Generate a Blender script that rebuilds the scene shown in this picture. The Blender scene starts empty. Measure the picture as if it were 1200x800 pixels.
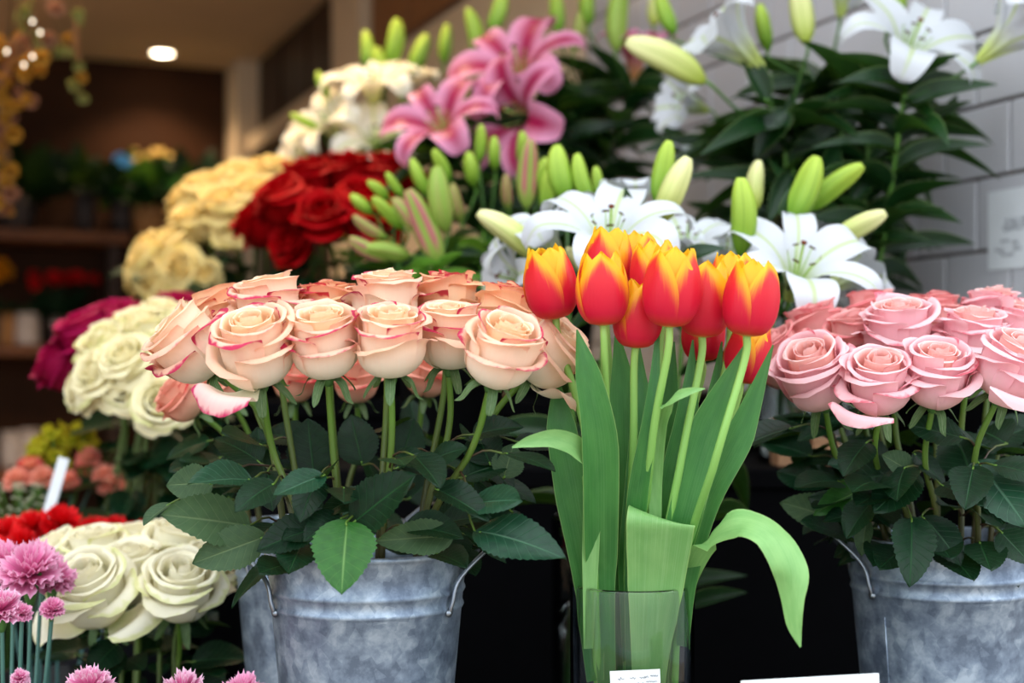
import bpy, math, random
import numpy as np
from mathutils import Vector, Matrix

# ------------------------------------------------------------------ camera, sky, exposure
scene = bpy.context.scene
C = scene.collection
CAM_Z = 1.10
FPX = 1667.0            # focal length in pixels of the 1200 x 800 frame
HORIZON = 442.0         # pixel row of the horizon

cam_data = bpy.data.cameras.new('camera')
cam_data.sensor_width = 36.0
cam_data.lens = 36.0 * FPX / 1200.0
cam_data.shift_y = (HORIZON - 400.0) / 1200.0
cam_data.clip_start = 0.05
cam_data.dof.use_dof = True
cam_data.dof.focus_distance = 1.34
cam_data.dof.aperture_fstop = 3.1
cam_data.dof.aperture_blades = 0
cam = bpy.data.objects.new('camera', cam_data)
cam.location = (0, 0, CAM_Z)
cam.rotation_euler = (math.radians(90), 0, 0)
C.objects.link(cam)
scene.camera = cam

world = bpy.data.worlds.new('overcast_sky')
scene.world = world
world.use_nodes = True
wn = world.node_tree
# overcast sky: brighter towards the zenith, dull street below the horizon
_tc = wn.nodes.new('ShaderNodeTexCoord'); _sp = wn.nodes.new('ShaderNodeSeparateXYZ'); wn.links.new(_tc.outputs['Generated'], _sp.inputs[0])
_rp = wn.nodes.new('ShaderNodeValToRGB'); wn.links.new(_sp.outputs[2], _rp.inputs[0])
_rp.color_ramp.elements[0].position = 0.0; _rp.color_ramp.elements[0].color = (0.34, 0.365, 0.40, 1)
_rp.color_ramp.elements[1].position = 0.80; _rp.color_ramp.elements[1].color = (0.88, 0.95, 1.0, 1)
_e = _rp.color_ramp.elements.new(0.30); _e.color = (0.76, 0.82, 0.88, 1)
wn.links.new(_rp.outputs[0], wn.nodes['Background'].inputs[0])
wn.nodes['Background'].inputs[1].default_value = 1.9

vs = scene.view_settings
vs.view_transform = 'Standard'
vs.look = 'None'
vs.exposure = 0.75
vs.gamma = 1.0
vs.use_curve_mapping = False

# ------------------------------------------------------------------ helpers
rng = random.Random(7)

def P(px, py, d):
    """point seen at picture position (px, py) at depth d"""
    return Vector(((px - 600.0) / FPX * d, d, CAM_Z - (py - HORIZON) / FPX * d))

WORLD = {}                                   # world matrix of every object made

def T(v): return Matrix.Translation(Vector(v))

def put(name, mesh, parent=None, M=None):
    o = bpy.data.objects.new(name, mesh)
    C.objects.link(o)
    M = M if M is not None else Matrix.Identity(4)
    if parent is not None:
        o.parent = parent
        o.matrix_basis = WORLD[parent.name].inverted() @ M
    else:
        o.matrix_basis = M
    WORLD[o.name] = M
    return o

def tag(o, label, cat, group=None):
    o['label'] = label; o['category'] = cat
    if group: o['group'] = group
    return o

def thing(name, label, cat, loc, group=None):
    o = put(name, None, None, T(loc))
    o.empty_display_size = 0.02
    return tag(o, label, cat, group)

def struct(o):
    o['kind'] = 'structure'
    return o

def mesh_from(name, chunks, mats):
    """chunks: list of (verts Nx3, faces, uvs per vertex Nx2 or None, material index)"""
    vs_, fs_, uv_, mi_ = [], [], [], []
    off = 0
    for v, f, uv, mi in chunks:
        v = np.asarray(v, dtype=float).reshape(-1, 3)
        vs_.append(v)
        fs_.extend([tuple(i + off for i in q) for q in f])
        mi_.extend([mi] * len(f))
        uv_.append(np.zeros((len(v), 2)) if uv is None else np.asarray(uv, dtype=float))
        off += len(v)
    V = np.concatenate(vs_); UV = np.concatenate(uv_)
    me = bpy.data.meshes.new(name)
    me.from_pydata(V.tolist(), [], fs_)
    for m in (mats if isinstance(mats, (list, tuple)) else [mats]):
        me.materials.append(m)
    ul = me.uv_layers.new(name='UVMap')
    li = np.empty(len(me.loops), dtype=np.int32)
    me.loops.foreach_get('vertex_index', li)
    ul.data.foreach_set('uv', UV[li].astype(np.float32).ravel())
    me.polygons.foreach_set('material_index', mi_)
    me.polygons.foreach_set('use_smooth', [True] * len(me.polygons))
    me.update()
    return me

def grid_faces(nu, nv, wrap=False):
    f = []
    for i in range(nv - 1):
        for j in range(nu if wrap else nu - 1):
            k = (j + 1) % nu
            f.append((i * nu + j, i * nu + k, (i + 1) * nu + k, (i + 1) * nu + j))
    return f

def cr(points, n):
    """Catmull-Rom curve through points, n samples"""
    p = np.asarray(points, dtype=float)
    p = np.vstack([2 * p[0] - p[1], p, 2 * p[-1] - p[-2]])
    m = len(p) - 3
    out = []
    for t in np.linspace(0, m, n):
        i = min(int(t), m - 1); x = t - i
        a, b, c, d = p[i], p[i + 1], p[i + 2], p[i + 3]
        out.append(0.5 * (2 * b + (c - a) * x + (2 * a - 5 * b + 4 * c - d) * x * x + (3 * b - a - 3 * c + d) * x ** 3))
    return np.array(out)

def unit(v):
    v = np.asarray(v, dtype=float)
    return v / (np.linalg.norm(v) + 1e-12)

def tube(points, radii, sides=8, n=14, cap=True, mi=0):
    """chunk: round tube along a smooth path; radii is a number or a list interpolated along it"""
    c = cr(points, n) if len(points) > 2 or n > 2 else np.asarray(points, float)
    r = np.interp(np.linspace(0, 1, len(c)), np.linspace(0, 1, len(np.atleast_1d(radii))), np.atleast_1d(radii)) if np.ndim(radii) else np.full(len(c), radii)
    tang = np.gradient(c, axis=0)
    up = np.array([0.0, 1.0, 0.0]) if abs(unit(tang[0])[1]) < 0.9 else np.array([1.0, 0, 0])
    V, UV = [], []
    s = unit(np.cross(tang[0], up))
    for i in range(len(c)):
        t = unit(tang[i])
        s = unit(s - t * np.dot(s, t)); b = np.cross(t, s)
        for j in range(sides):
            a = 2 * math.pi * j / sides
            V.append(c[i] + r[i] * (math.cos(a) * s + math.sin(a) * b))
            UV.append((j / sides, i / (len(c) - 1)))
    F = grid_faces(sides, len(c), True)
    if cap:
        F.append(tuple(reversed(range(sides))))
        F.append(tuple(range((len(c) - 1) * sides, len(c) * sides)))
    return (V, F, UV, mi)

def lathe(profile, seg=48, mi=0, close=False):
    """chunk: profile [(r, z)...] turned about the z axis"""
    V, UV = [], []
    for i, (r, z) in enumerate(profile):
        for j in range(seg):
            a = 2 * math.pi * j / seg
            V.append((r * math.cos(a), r * math.sin(a), z)); UV.append((j / seg, i / (len(profile) - 1)))
    F = grid_faces(seg, len(profile), True)
    if profile[0][0] > 0 and close: F.append(tuple(reversed(range(seg))))
    if profile[-1][0] > 0 and close: F.append(tuple(range((len(profile) - 1) * seg, len(profile) * seg)))
    return (V, F, UV, mi)

def box(x0, x1, y0, y1, z0, z1, bev=0.0, mi=0):
    if bev <= 0:
        V = [(x, y, z) for z in (z0, z1) for y in (y0, y1) for x in (x0, x1)]
        F = [(0, 2, 3, 1), (4, 5, 7, 6), (0, 1, 5, 4), (2, 6, 7, 3), (0, 4, 6, 2), (1, 3, 7, 5)]
        UV = [(0, 0)] * 8
        return (V, F, UV, mi)
    # chamfered box
    b = bev; V = []; idx = {}
    for sx in (0, 1):
        for sy in (0, 1):
            for sz in (0, 1):
                X = (x0, x1)[sx]; Y = (y0, y1)[sy]; Z = (z0, z1)[sz]
                dx = b if sx == 0 else -b; dy = b if sy == 0 else -b; dz = b if sz == 0 else -b
                idx[(sx, sy, sz, 'x')] = len(V); V.append((X, Y + dy, Z + dz))
                idx[(sx, sy, sz, 'y')] = len(V); V.append((X + dx, Y, Z + dz))
                idx[(sx, sy, sz, 'z')] = len(V); V.append((X + dx, Y + dy, Z))
    F = []
    for s in (0, 1):
        q = [idx[(s, a, c, 'x')] for a, c in ((0, 0), (1, 0), (1, 1), (0, 1))]; F.append(tuple(q if s else q[::-1]))
        q = [idx[(a, s, c, 'y')] for a, c in ((0, 0), (0, 1), (1, 1), (1, 0))]; F.append(tuple(q if s else q[::-1]))
        q = [idx[(a, c, s, 'z')] for a, c in ((0, 0), (1, 0), (1, 1), (0, 1))]; F.append(tuple(q if s else q[::-1]))
    for a in (0, 1):
        for c in (0, 1):
            F.append((idx[(a, c, 0, 'x')], idx[(a, c, 1, 'x')], idx[(a, c, 1, 'y')], idx[(a, c, 0, 'y')]))
            F.append((idx[(a, 0, c, 'x')], idx[(a, 1, c, 'x')], idx[(a, 1, c, 'z')], idx[(a, 0, c, 'z')]))
            F.append((idx[(0, a, c, 'y')], idx[(1, a, c, 'y')], idx[(1, a, c, 'z')], idx[(0, a, c, 'z')]))
            for e in (0, 1):
                F.append((idx[(a, c, e, 'x')], idx[(a, c, e, 'y')], idx[(a, c, e, 'z')]))
    return (V, F, [(0, 0)] * len(V), mi)

def flat(me):
    me.polygons.foreach_set('use_smooth', [False] * len(me.polygons)); return me

def recalc(me):
    import bmesh
    bm = bmesh.new(); bm.from_mesh(me); bmesh.ops.recalc_face_normals(bm, faces=bm.faces[:]); bm.to_mesh(me); bm.free()
    return me

def basis(axis_z, spin=0.0, hint=(0, 0, 1)):
    z = unit(axis_z)
    h = np.array(hint, float)
    if abs(np.dot(z, unit(h))) > 0.98: h = np.array([0.0, -1.0, 0.0])
    x = unit(np.cross(h, z)); y = np.cross(z, x)
    c, s = math.cos(spin), math.sin(spin)
    x, y = c * x + s * y, -s * x + c * y
    return Matrix(((x[0], y[0], z[0]), (x[1], y[1], z[1]), (x[2], y[2], z[2]))).to_4x4()

# ------------------------------------------------------------------ materials
def lin(c):
    return tuple(((v / 255.0) / 12.92 if v / 255.0 <= 0.04045 else ((v / 255.0 + 0.055) / 1.055) ** 2.4) for v in c) + (1.0,)

class NT:
    def __init__(self, name):
        self.m = bpy.data.materials.new(name); self.m.use_nodes = True
        self.t = self.m.node_tree
        self.t.nodes.clear()
        self.out = self.t.nodes.new('ShaderNodeOutputMaterial')
    def n(self, kind, **kw):
        nd = self.t.nodes.new(kind)
        for k, v in kw.items(): setattr(nd, k, v)
        return nd
    def l(self, a, b): self.t.links.new(a, b)
    def val(self, sock, v):
        if hasattr(v, 'is_linked') or isinstance(v, bpy.types.NodeSocket): self.l(v, sock)
        else: sock.default_value = v
    def math(self, op, a, b=0.0, c=None, clamp=False):
        nd = self.n('ShaderNodeMath', operation=op); nd.use_clamp = clamp
        self.val(nd.inputs[0], a); self.val(nd.inputs[1], b)
        if c is not None: self.val(nd.inputs[2], c)
        return nd.outputs[0]
    def step(self, x, e0, e1):
        nd = self.n('ShaderNodeMapRange', interpolation_type='SMOOTHSTEP')
        self.val(nd.inputs[0], x); self.val(nd.inputs[1], e0); self.val(nd.inputs[2], e1)
        return nd.outputs[0]
    def mix(self, f, a, b, blend='MIX'):
        nd = self.n('ShaderNodeMix', data_type='RGBA', blend_type=blend)
        self.val(nd.inputs[0], f); self.val(nd.inputs[6], a); self.val(nd.inputs[7], b)
        return nd.outputs[2]
    def ramp(self, f, stops, interp='LINEAR'):
        nd = self.n('ShaderNodeValToRGB'); e = nd.color_ramp.elements; nd.color_ramp.interpolation = interp
        while len(e) < len(stops): e.new(0.5)
        for el, (p, c) in zip(e, stops): el.position = p; el.color = c
        self.l(f, nd.inputs[0]); return nd.outputs[0]
    def uv(self):
        u = self.n('ShaderNodeUVMap'); s = self.n('ShaderNodeSeparateXYZ'); self.l(u.outputs[0], s.inputs[0])
        self.uvsock = u.outputs[0]
        return s.outputs[0], s.outputs[1]
    def noise(self, scale, detail=2.0, vec=None, rough=0.5):
        nd = self.n('ShaderNodeTexNoise'); nd.inputs['Scale'].default_value = scale; nd.inputs['Detail'].default_value = detail
        nd.inputs['Roughness'].default_value = rough
        if vec is not None: self.l(vec, nd.inputs['Vector'])
        return nd.outputs[0]
    def mapping(self, vec, scale, loc=None):
        nd = self.n('ShaderNodeMapping'); self.l(vec, nd.inputs[0]); nd.inputs[3].default_value = scale
        if loc is not None: self.val(nd.inputs[1], loc)
        return nd.outputs[0]
    def obj(self): return self.n('ShaderNodeTexCoord').outputs['Object']
    def rnd(self): return self.n('ShaderNodeObjectInfo').outputs['Random']
    def bump(self, h, strength, dist=0.001):
        nd = self.n('ShaderNodeBump'); nd.inputs['Strength'].default_value = strength; nd.inputs['Distance'].default_value = dist
        self.l(h, nd.inputs['Height']); return nd.outputs[0]
    def bsdf(self, color, rough=0.5, spec=0.3, metal=0.0, normal=None, **kw):
        b = self.n('ShaderNodeBsdfPrincipled')
        self.val(b.inputs['Base Color'], color); self.val(b.inputs['Roughness'], rough); self.val(b.inputs['Metallic'], metal)
        b.inputs['Specular IOR Level'].default_value = spec
        if normal is not None: self.l(normal, b.inputs['Normal'])
        for k, v in kw.items(): self.val(b.inputs[k], v)
        return b.outputs[0]
    def leafy(self, color, trans, amount, rough, spec, normal=None):
        """thin plant tissue: glossy-diffuse with some light coming through"""
        a = self.bsdf(color, rough, spec, normal=normal)
        t = self.n('ShaderNodeBsdfTranslucent'); self.val(t.inputs[0], trans)
        mx = self.n('ShaderNodeMixShader'); mx.inputs[0].default_value = amount
        self.l(a, mx.inputs[1]); self.l(t.outputs[0], mx.inputs[2])
        self.l(mx.outputs[0], self.out.inputs[0]); return self.m
    def done(self, shader):
        self.l(shader, self.out.inputs[0]); return self.m

def simple_mat(name, col, rough=0.6, spec=0.3, metal=0.0, var=0.12, scale=30.0, bump=0.0):
    t = NT(name)
    nz = t.noise(scale, 4, t.obj())
    c = t.mix(t.step(nz, 0.3, 0.7), tuple(v * (1 - var) for v in lin(col)[:3]) + (1,), tuple(min(1, v * (1 + var)) for v in lin(col)[:3]) + (1,))
    return t.done(t.bsdf(c, rough, spec, metal, t.bump(nz, bump) if bump else None))

def petal_mat(name, stops, rim, rim_at=0.90, rim_amount=0.9, side=0.10, trans=0.28, blush=None, spec=0.22):
    """rose-like petal: colours from base to edge, an irregular coloured rim"""
    t = NT(name)
    u, v = t.uv()
    au = t.math('ABSOLUTE', t.math('SUBTRACT', t.math('MULTIPLY', u, 2.0), 1.0))
    rnd = t.rnd()
    st = t.noise(1.0, 2, t.mapping(t.uvsock, (26.0, 1.6, 1.0)))
    base = t.ramp(t.math('ADD', v, t.math('MULTIPLY', t.math('SUBTRACT', st, 0.5), 0.16)), [(p, lin(c)) for p, c in stops])
    e = t.math('ADD', v, t.math('MULTIPLY', t.math('SUBTRACT', t.noise(3.0, 3, t.mapping(t.uvsock, (1.6, 0.7, 1.0))), 0.5), 0.55))
    e = t.math('ADD', e, t.math('MULTIPLY', t.math('POWER', au, 4.0), side))
    e = t.math('ADD', e, t.math('MULTIPLY', t.math('SUBTRACT', rnd, 0.5), 0.40))
    f = t.math('MULTIPLY', t.step(e, rim_at, rim_at + 0.10), rim_amount)
    if blush: base = t.mix(t.math('MULTIPLY', t.step(e, rim_at - 0.42, rim_at + 0.04), 0.50), base, lin(blush))
    col = t.mix(f, base, lin(rim))
    nrm = t.bump(st, 0.10, 0.002)
    return t.leafy(col, col, trans, 0.55, spec, nrm)

# ------------------------------------------------------------------ plant materials
M = {}
M['peach'] = petal_mat('peach_petal', [(0.0, (238, 236, 196)), (0.22, (252, 244, 222)), (0.5, (255, 230, 206)), (0.8, (254, 220, 190)), (1.0, (253, 212, 176))], (192, 12, 80), 1.0, 0.95, blush=(246, 176, 164))
M['amber'] = petal_mat('amber_petal', [(0.0, (244, 228, 184)), (0.3, (252, 222, 184)), (0.7, (251, 206, 164)), (1.0, (250, 198, 148))], (200, 24, 66), 0.97, 0.9, blush=(246, 168, 138))
M['salmon'] = petal_mat('salmon_petal', [(0.0, (236, 210, 166)), (0.3, (242, 192, 180)), (0.7, (241, 176, 174)), (1.0, (243, 180, 174))], (212, 80, 96), 1.0, 0.6, blush=(236, 156, 154))  # pink petals with the warm shop light put into their colour
M['peach_tipped'] = petal_mat('pink_tipped_peach_petal', [(0.0, (238, 236, 196)), (0.4, (252, 236, 216)), (1.0, (250, 190, 190))], (204, 20, 92), 0.86, 0.95)
M['peach_heart'] = petal_mat('peach_heart_petal', [(0.0, (252, 196, 130)), (0.5, (254, 214, 166)), (0.85, (255, 226, 192)), (1.0, (255, 232, 204))], (236, 120, 130), 1.16, 0.5)
M['pink'] = petal_mat('pink_petal', [(0.0, (240, 222, 180)), (0.25, (248, 206, 202)), (0.6, (249, 196, 204)), (1.0, (251, 204, 208))], (216, 70, 98), 1.06, 0.8)
M['pink_heart'] = petal_mat('pink_heart_petal', [(0.0, (244, 160, 110)), (0.5, (248, 184, 170)), (1.0, (251, 212, 210))], (230, 110, 130), 1.2, 0.4)
M['red'] = petal_mat('red_petal', [(0.0, (110, 0, 4)), (0.6, (156, 0, 8)), (1.0, (180, 2, 10))], (80, 0, 6), 1.05, 0.5, trans=0.15, spec=0.08)
M['white'] = petal_mat('white_rose_petal', [(0.0, (220, 226, 150)), (0.3, (250, 246, 214)), (0.7, (254, 250, 230)), (1.0, (253, 247, 218))], (214, 220, 130), 1.0, 0.6)
M['cream'] = petal_mat('cream_petal', [(0.0, (232, 214, 120)), (0.3, (248, 226, 150)), (0.7, (252, 232, 165)), (1.0, (250, 226, 150))], (226, 206, 100), 1.02, 0.5)
M['ivory'] = petal_mat('ivory_petal', [(0.0, (206, 216, 120)), (0.3, (246, 240, 186)), (0.7, (253, 246, 212)), (1.0, (251, 241, 196))], (206, 212, 120), 1.0, 0.6)
M['magenta'] = petal_mat('magenta_petal', [(0.0, (120, 4, 50)), (0.6, (168, 10, 74)), (1.0, (186, 20, 86))], (110, 0, 50), 1.05, 0.5)
M['coral'] = petal_mat('coral_petal', [(0.0, (244, 214, 170)), (0.4, (246, 190, 160)), (1.0, (242, 160, 140))], (206, 30, 50), 0.96, 0.9)
M['carn_red'] = petal_mat('red_carnation_petal', [(0.0, (170, 4, 10)), (1.0, (222, 12, 22))], (240, 30, 36), 1.0, 0.5, trans=0.2)
M['carn_pink'] = petal_mat('pink_carnation_petal', [(0.0, (196, 60, 124)), (0.7, (226, 124, 172)), (1.0, (244, 182, 212))], (250, 214, 232), 1.0, 0.7)

def tulip_mat(name, top, fade0, fade1):
    t = NT(name)
    u, v = t.uv()
    au = t.math('ABSOLUTE', t.math('SUBTRACT', t.math('MULTIPLY', u, 2.0), 1.0))
    st = t.noise(1.0, 3, t.mapping(t.uvsock, (34.0, 2.2, 1.0)))
    rnd = t.rnd()
    # width of the red flame: wide low down, closing to the tip
    w = t.math('SUBTRACT', top, t.math('MULTIPLY', t.math('POWER', v, 1.6), 1.42))
    w = t.math('ADD', w, t.math('MULTIPLY', t.math('SUBTRACT', rnd, 0.5), 0.30))
    d = t.math('ADD', t.math('SUBTRACT', w, au), t.math('MULTIPLY', t.math('SUBTRACT', st, 0.5), 0.42))
    flame = t.step(d, -0.20, 0.42)
    flame = t.math('MULTIPLY', flame, t.step(t.math('ADD', v, t.math('MULTIPLY', st, 0.1)), 0.05, 0.20))
    flame = t.math('MULTIPLY', flame, t.math('SUBTRACT', 1.0, t.step(t.math('ADD', v, t.math('MULTIPLY', st, 0.12)), fade0, fade1)))
    red = t.ramp(v, [(0.0, lin((232, 90, 50))), (0.3, lin((224, 28, 66))), (0.75, lin((226, 44, 50))), (1.0, lin((236, 90, 30)))])
    yel = t.ramp(v, [(0.0, lin((238, 196, 110))), (0.25, lin((246, 150, 50))), (0.6, lin((250, 178, 36))), (1.0, lin((252, 206, 40)))])
    col = t.mix(flame, yel, red)
    return t.leafy(col, col, 0.30, 0.38, 0.35, t.bump(st, 0.12, 0.002))
M['tulip'] = tulip_mat('tulip_petal', 1.46, 0.88, 1.06)
M['tulip_in'] = tulip_mat('tulip_inner_petal', 0.95, 0.40, 0.72)

def lily_mat(name, body, mid, throat, band, trans=0.25):
    t = NT(name)
    u, v = t.uv()
    au = t.math('ABSOLUTE', t.math('SUBTRACT', t.math('MULTIPLY', u, 2.0), 1.0))
    st = t.noise(1.0, 2, t.mapping(t.uvsock, (18.0, 1.2, 1.0)))
    b = t.math('MULTIPLY', t.math('SUBTRACT', 1.0, t.step(t.math('ADD', au, t.math('MULTIPLY', t.math('SUBTRACT', st, 0.5), 0.2)), 0.0, band)), t.math('SUBTRACT', 1.0, t.step(v, 0.62, 1.0)))
    col = t.mix(b, lin(body), lin(mid))
    th = t.math('SUBTRACT', 1.0, t.step(v, 0.05, 0.38))
    col = t.mix(th, col, lin(throat))
    return t.leafy(col, col, trans, 0.45, 0.3, t.bump(t.math('ADD', st, t.step(au, 0.0, 0.12)), 0.2, 0.002))
M['lily_white'] = lily_mat('white_lily_petal', (216, 219, 225), (196, 210, 156), (206, 220, 128), 0.20)
M['lily_cream'] = lily_mat('cream_lily_petal', (250, 242, 222), (226, 226, 150), (216, 222, 120), 0.22)
M['lily_pink'] = lily_mat('pink_lily_petal', (234, 156, 190), (166, 4, 72), (232, 170, 110), 0.95)

def bud_mat(name, base, tip, rib, pinkness=0.0, pink=(190, 90, 110)):
    t = NT(name)
    u, v = t.uv()
    st = t.noise(1.0, 2, t.mapping(t.uvsock, (20.0, 1.5, 1.0)))
    rid = t.math('ABSOLUTE', t.math('SINE', t.math('MULTIPLY', u, math.pi * 6)))
    col = t.ramp(t.math('ADD', v, t.math('MULTIPLY', t.math('SUBTRACT', st, 0.5), 0.25)), [(0.0, lin(base)), (0.9, lin(tip))])
    if pinkness:
        pk = t.math('MULTIPLY', t.math('MULTIPLY', t.step(rid, 0.35, 0.95), t.step(t.rnd(), 0.05, 0.55)), t.math('MULTIPLY', t.step(v, 0.08, 0.35), pinkness))
        col = t.mix(pk, col, lin(pink))
    col = t.mix(t.math('MULTIPLY', t.math('SUBTRACT', 1.0, t.step(rid, 0.0, 0.22)), 0.6), col, lin(rib))
    return t.leafy(col, col, 0.12, 0.42, 0.35, t.bump(st, 0.15, 0.002))
M['bud_green'] = bud_mat('green_lily_bud', (104, 156, 40), (176, 202, 74), (86, 128, 34))
M['bud_pale'] = bud_mat('pale_lily_bud', (176, 194, 70), (236, 234, 170), (150, 176, 60))
M['bud_pink'] = bud_mat('pink_lily_bud', (150, 176, 76), (150, 184, 70), (120, 150, 60), 0.85)

def leaf_mat(name, dark, light, vein, rough=0.42, spec=0.24, trans=0.10, nveins=9.0, vein_amt=0.35):
    t = NT(name)
    u, v = t.uv()
    au = t.math('ABSOLUTE', t.math('SUBTRACT', t.math('MULTIPLY', u, 2.0), 1.0))
    nz = t.noise(5.0, 4, t.mapping(t.uvsock, (1.0, 1.6, 1.0)))
    rnd = t.rnd()
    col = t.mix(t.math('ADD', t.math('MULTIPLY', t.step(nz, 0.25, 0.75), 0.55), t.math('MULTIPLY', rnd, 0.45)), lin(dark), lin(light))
    w = t.math('FRACT', t.math('SUBTRACT', t.math('MULTIPLY', v, nveins), t.math('MULTIPLY', t.math('POWER', au, 0.8), 2.0)))
    tri = t.math('ABSOLUTE', t.math('SUBTRACT', t.math('MULTIPLY', w, 2.0), 1.0))
    line = t.step(tri, 0.86, 1.0)
    mid = t.math('SUBTRACT', 1.0, t.step(au, 0.0, 0.07))
    fac = t.math('MAXIMUM', t.math('MULTIPLY', line, vein_amt), t.math('MULTIPLY', mid, 0.75))
    col = t.mix(fac, col, lin(vein))
    h = t.math('SUBTRACT', t.math('MULTIPLY', nz, 0.5), t.math('MULTIPLY', fac, 1.0))
    return t.leafy(col, t.mix(0.5, col, lin((120, 170, 40))), trans, rough, spec, t.bump(h, 0.45, 0.002))
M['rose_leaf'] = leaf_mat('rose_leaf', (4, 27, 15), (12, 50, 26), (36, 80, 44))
M['rose_leaf_bright'] = leaf_mat('bright_rose_leaf', (24, 72, 24), (48, 104, 36), (112, 152, 84), 0.42, 0.3, 0.15, 9.0, 0.22)
M['rose_leaf_under'] = leaf_mat('rose_leaf_underside', (54, 78, 54), (72, 98, 64), (112, 132, 92), 0.6, 0.25, 0.15)
M['rose_leaf_blue'] = leaf_mat('blue_green_rose_leaf', (10, 46, 32), (28, 72, 48), (70, 112, 84), 0.42, 0.34)

def strap_mat(name, dark, light, vein, rough=0.4, spec=0.4, trans=0.25):
    t = NT(name)
    u, v = t.uv()
    st = t.noise(1.0, 3, t.mapping(t.uvsock, (60.0, 1.2, 1.0)))
    nz = t.noise(3.0, 3, t.mapping(t.uvsock, (1.0, 3.0, 1.0)))
    rnd = t.rnd()
    col = t.mix(t.math('ADD', t.math('MULTIPLY', t.step(nz, 0.3, 0.7), 0.5), t.math('MULTIPLY', rnd, 0.4)), lin(dark), lin(light))
    col = t.mix(t.math('MULTIPLY', t.step(st, 0.45, 0.75), 0.4), col, lin(vein))
    au = t.math('ABSOLUTE', t.math('SUBTRACT', t.math('MULTIPLY', u, 2.0), 1.0))
    col = t.mix(t.math('MULTIPLY', t.step(au, 0.94, 1.0), 0.6), col, lin((170, 200, 120)))
    return t.leafy(col, t.mix(0.5, col, lin((130, 190, 60))), trans, rough, spec, t.bump(st, 0.2, 0.002))
M['tulip_leaf'] = strap_mat('tulip_leaf', (40, 104, 48), (74, 138, 66), (116, 168, 100))
M['tulip_leaf_pale'] = strap_mat('pale_tulip_leaf', (110, 168, 92), (146, 196, 118), (172, 212, 146))
M['lily_leaf'] = strap_mat('lily_leaf', (8, 36, 14), (22, 62, 22), (36, 80, 34), 0.35, 0.45, 0.12)
M['lily_leaf_fresh'] = strap_mat('fresh_lily_leaf', (60, 112, 30), (110, 160, 50), (130, 176, 70))

def stem_mat(name, low, high, var):
    t = NT(name)
    u, v = t.uv()
    nz = t.noise(22.0, 3, t.obj())
    col = t.ramp(t.math('ADD', v, t.math('MULTIPLY', t.math('SUBTRACT', nz, 0.5), 0.3)), [(0.25, lin(low)), (0.9, lin(high))])
    col = t.mix(t.math('MULTIPLY', t.step(nz, 0.55, 0.75), 0.35), col, lin(var))
    return t.done(t.bsdf(col, 0.42, 0.4))
M['rose_stem'] = stem_mat('rose_stem', (62, 44, 30), (92, 132, 44), (104, 78, 50))
M['tulip_stem'] = stem_mat('tulip_stem', (110, 168, 80), (150, 190, 96), (130, 180, 90))
M['lily_stem'] = stem_mat('lily_stem', (44, 84, 34), (96, 142, 54), (70, 110, 40))
M['carn_stem'] = stem_mat('carnation_stem', (70, 110, 110), (84, 128, 110), (60, 100, 90))
M['sepal'] = leaf_mat('rose_sepal', (64, 98, 54), (112, 138, 92), (158, 176, 140), 0.5, 0.3, 0.2, 6.0, 0.2)
M['calyx'] = simple_mat('calyx_green', (84, 128, 66), 0.5)
M['anther'] = simple_mat('rust_anther', (110, 52, 26), 0.8)
M['pistil'] = simple_mat('green_pistil', (160, 190, 100), 0.4)

# ------------------------------------------------------------------ rose
PROF_IN = np.array([(.03, .05), (.10, .2), (.155, .5), (.135, .8), (.105, .95), (.10, 1.00), (.105, 1.01)])
PROF_MID = np.array([(.05, .02), (.24, .13), (.37, .40), (.385, .70), (.385, .88), (.42, .955), (.46, .945)])
PROF_OUT = np.array([(.06, .0), (.27, .04), (.44, .24), (.495, .50), (.50, .72), (.57, .82), (.66, .785)])
PROF_GUARD = np.array([(.06, -.01), (.36, -.02), (.55, .06), (.68, .22), (.80, .30), (.90, .27), (.97, .17)])

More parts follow.
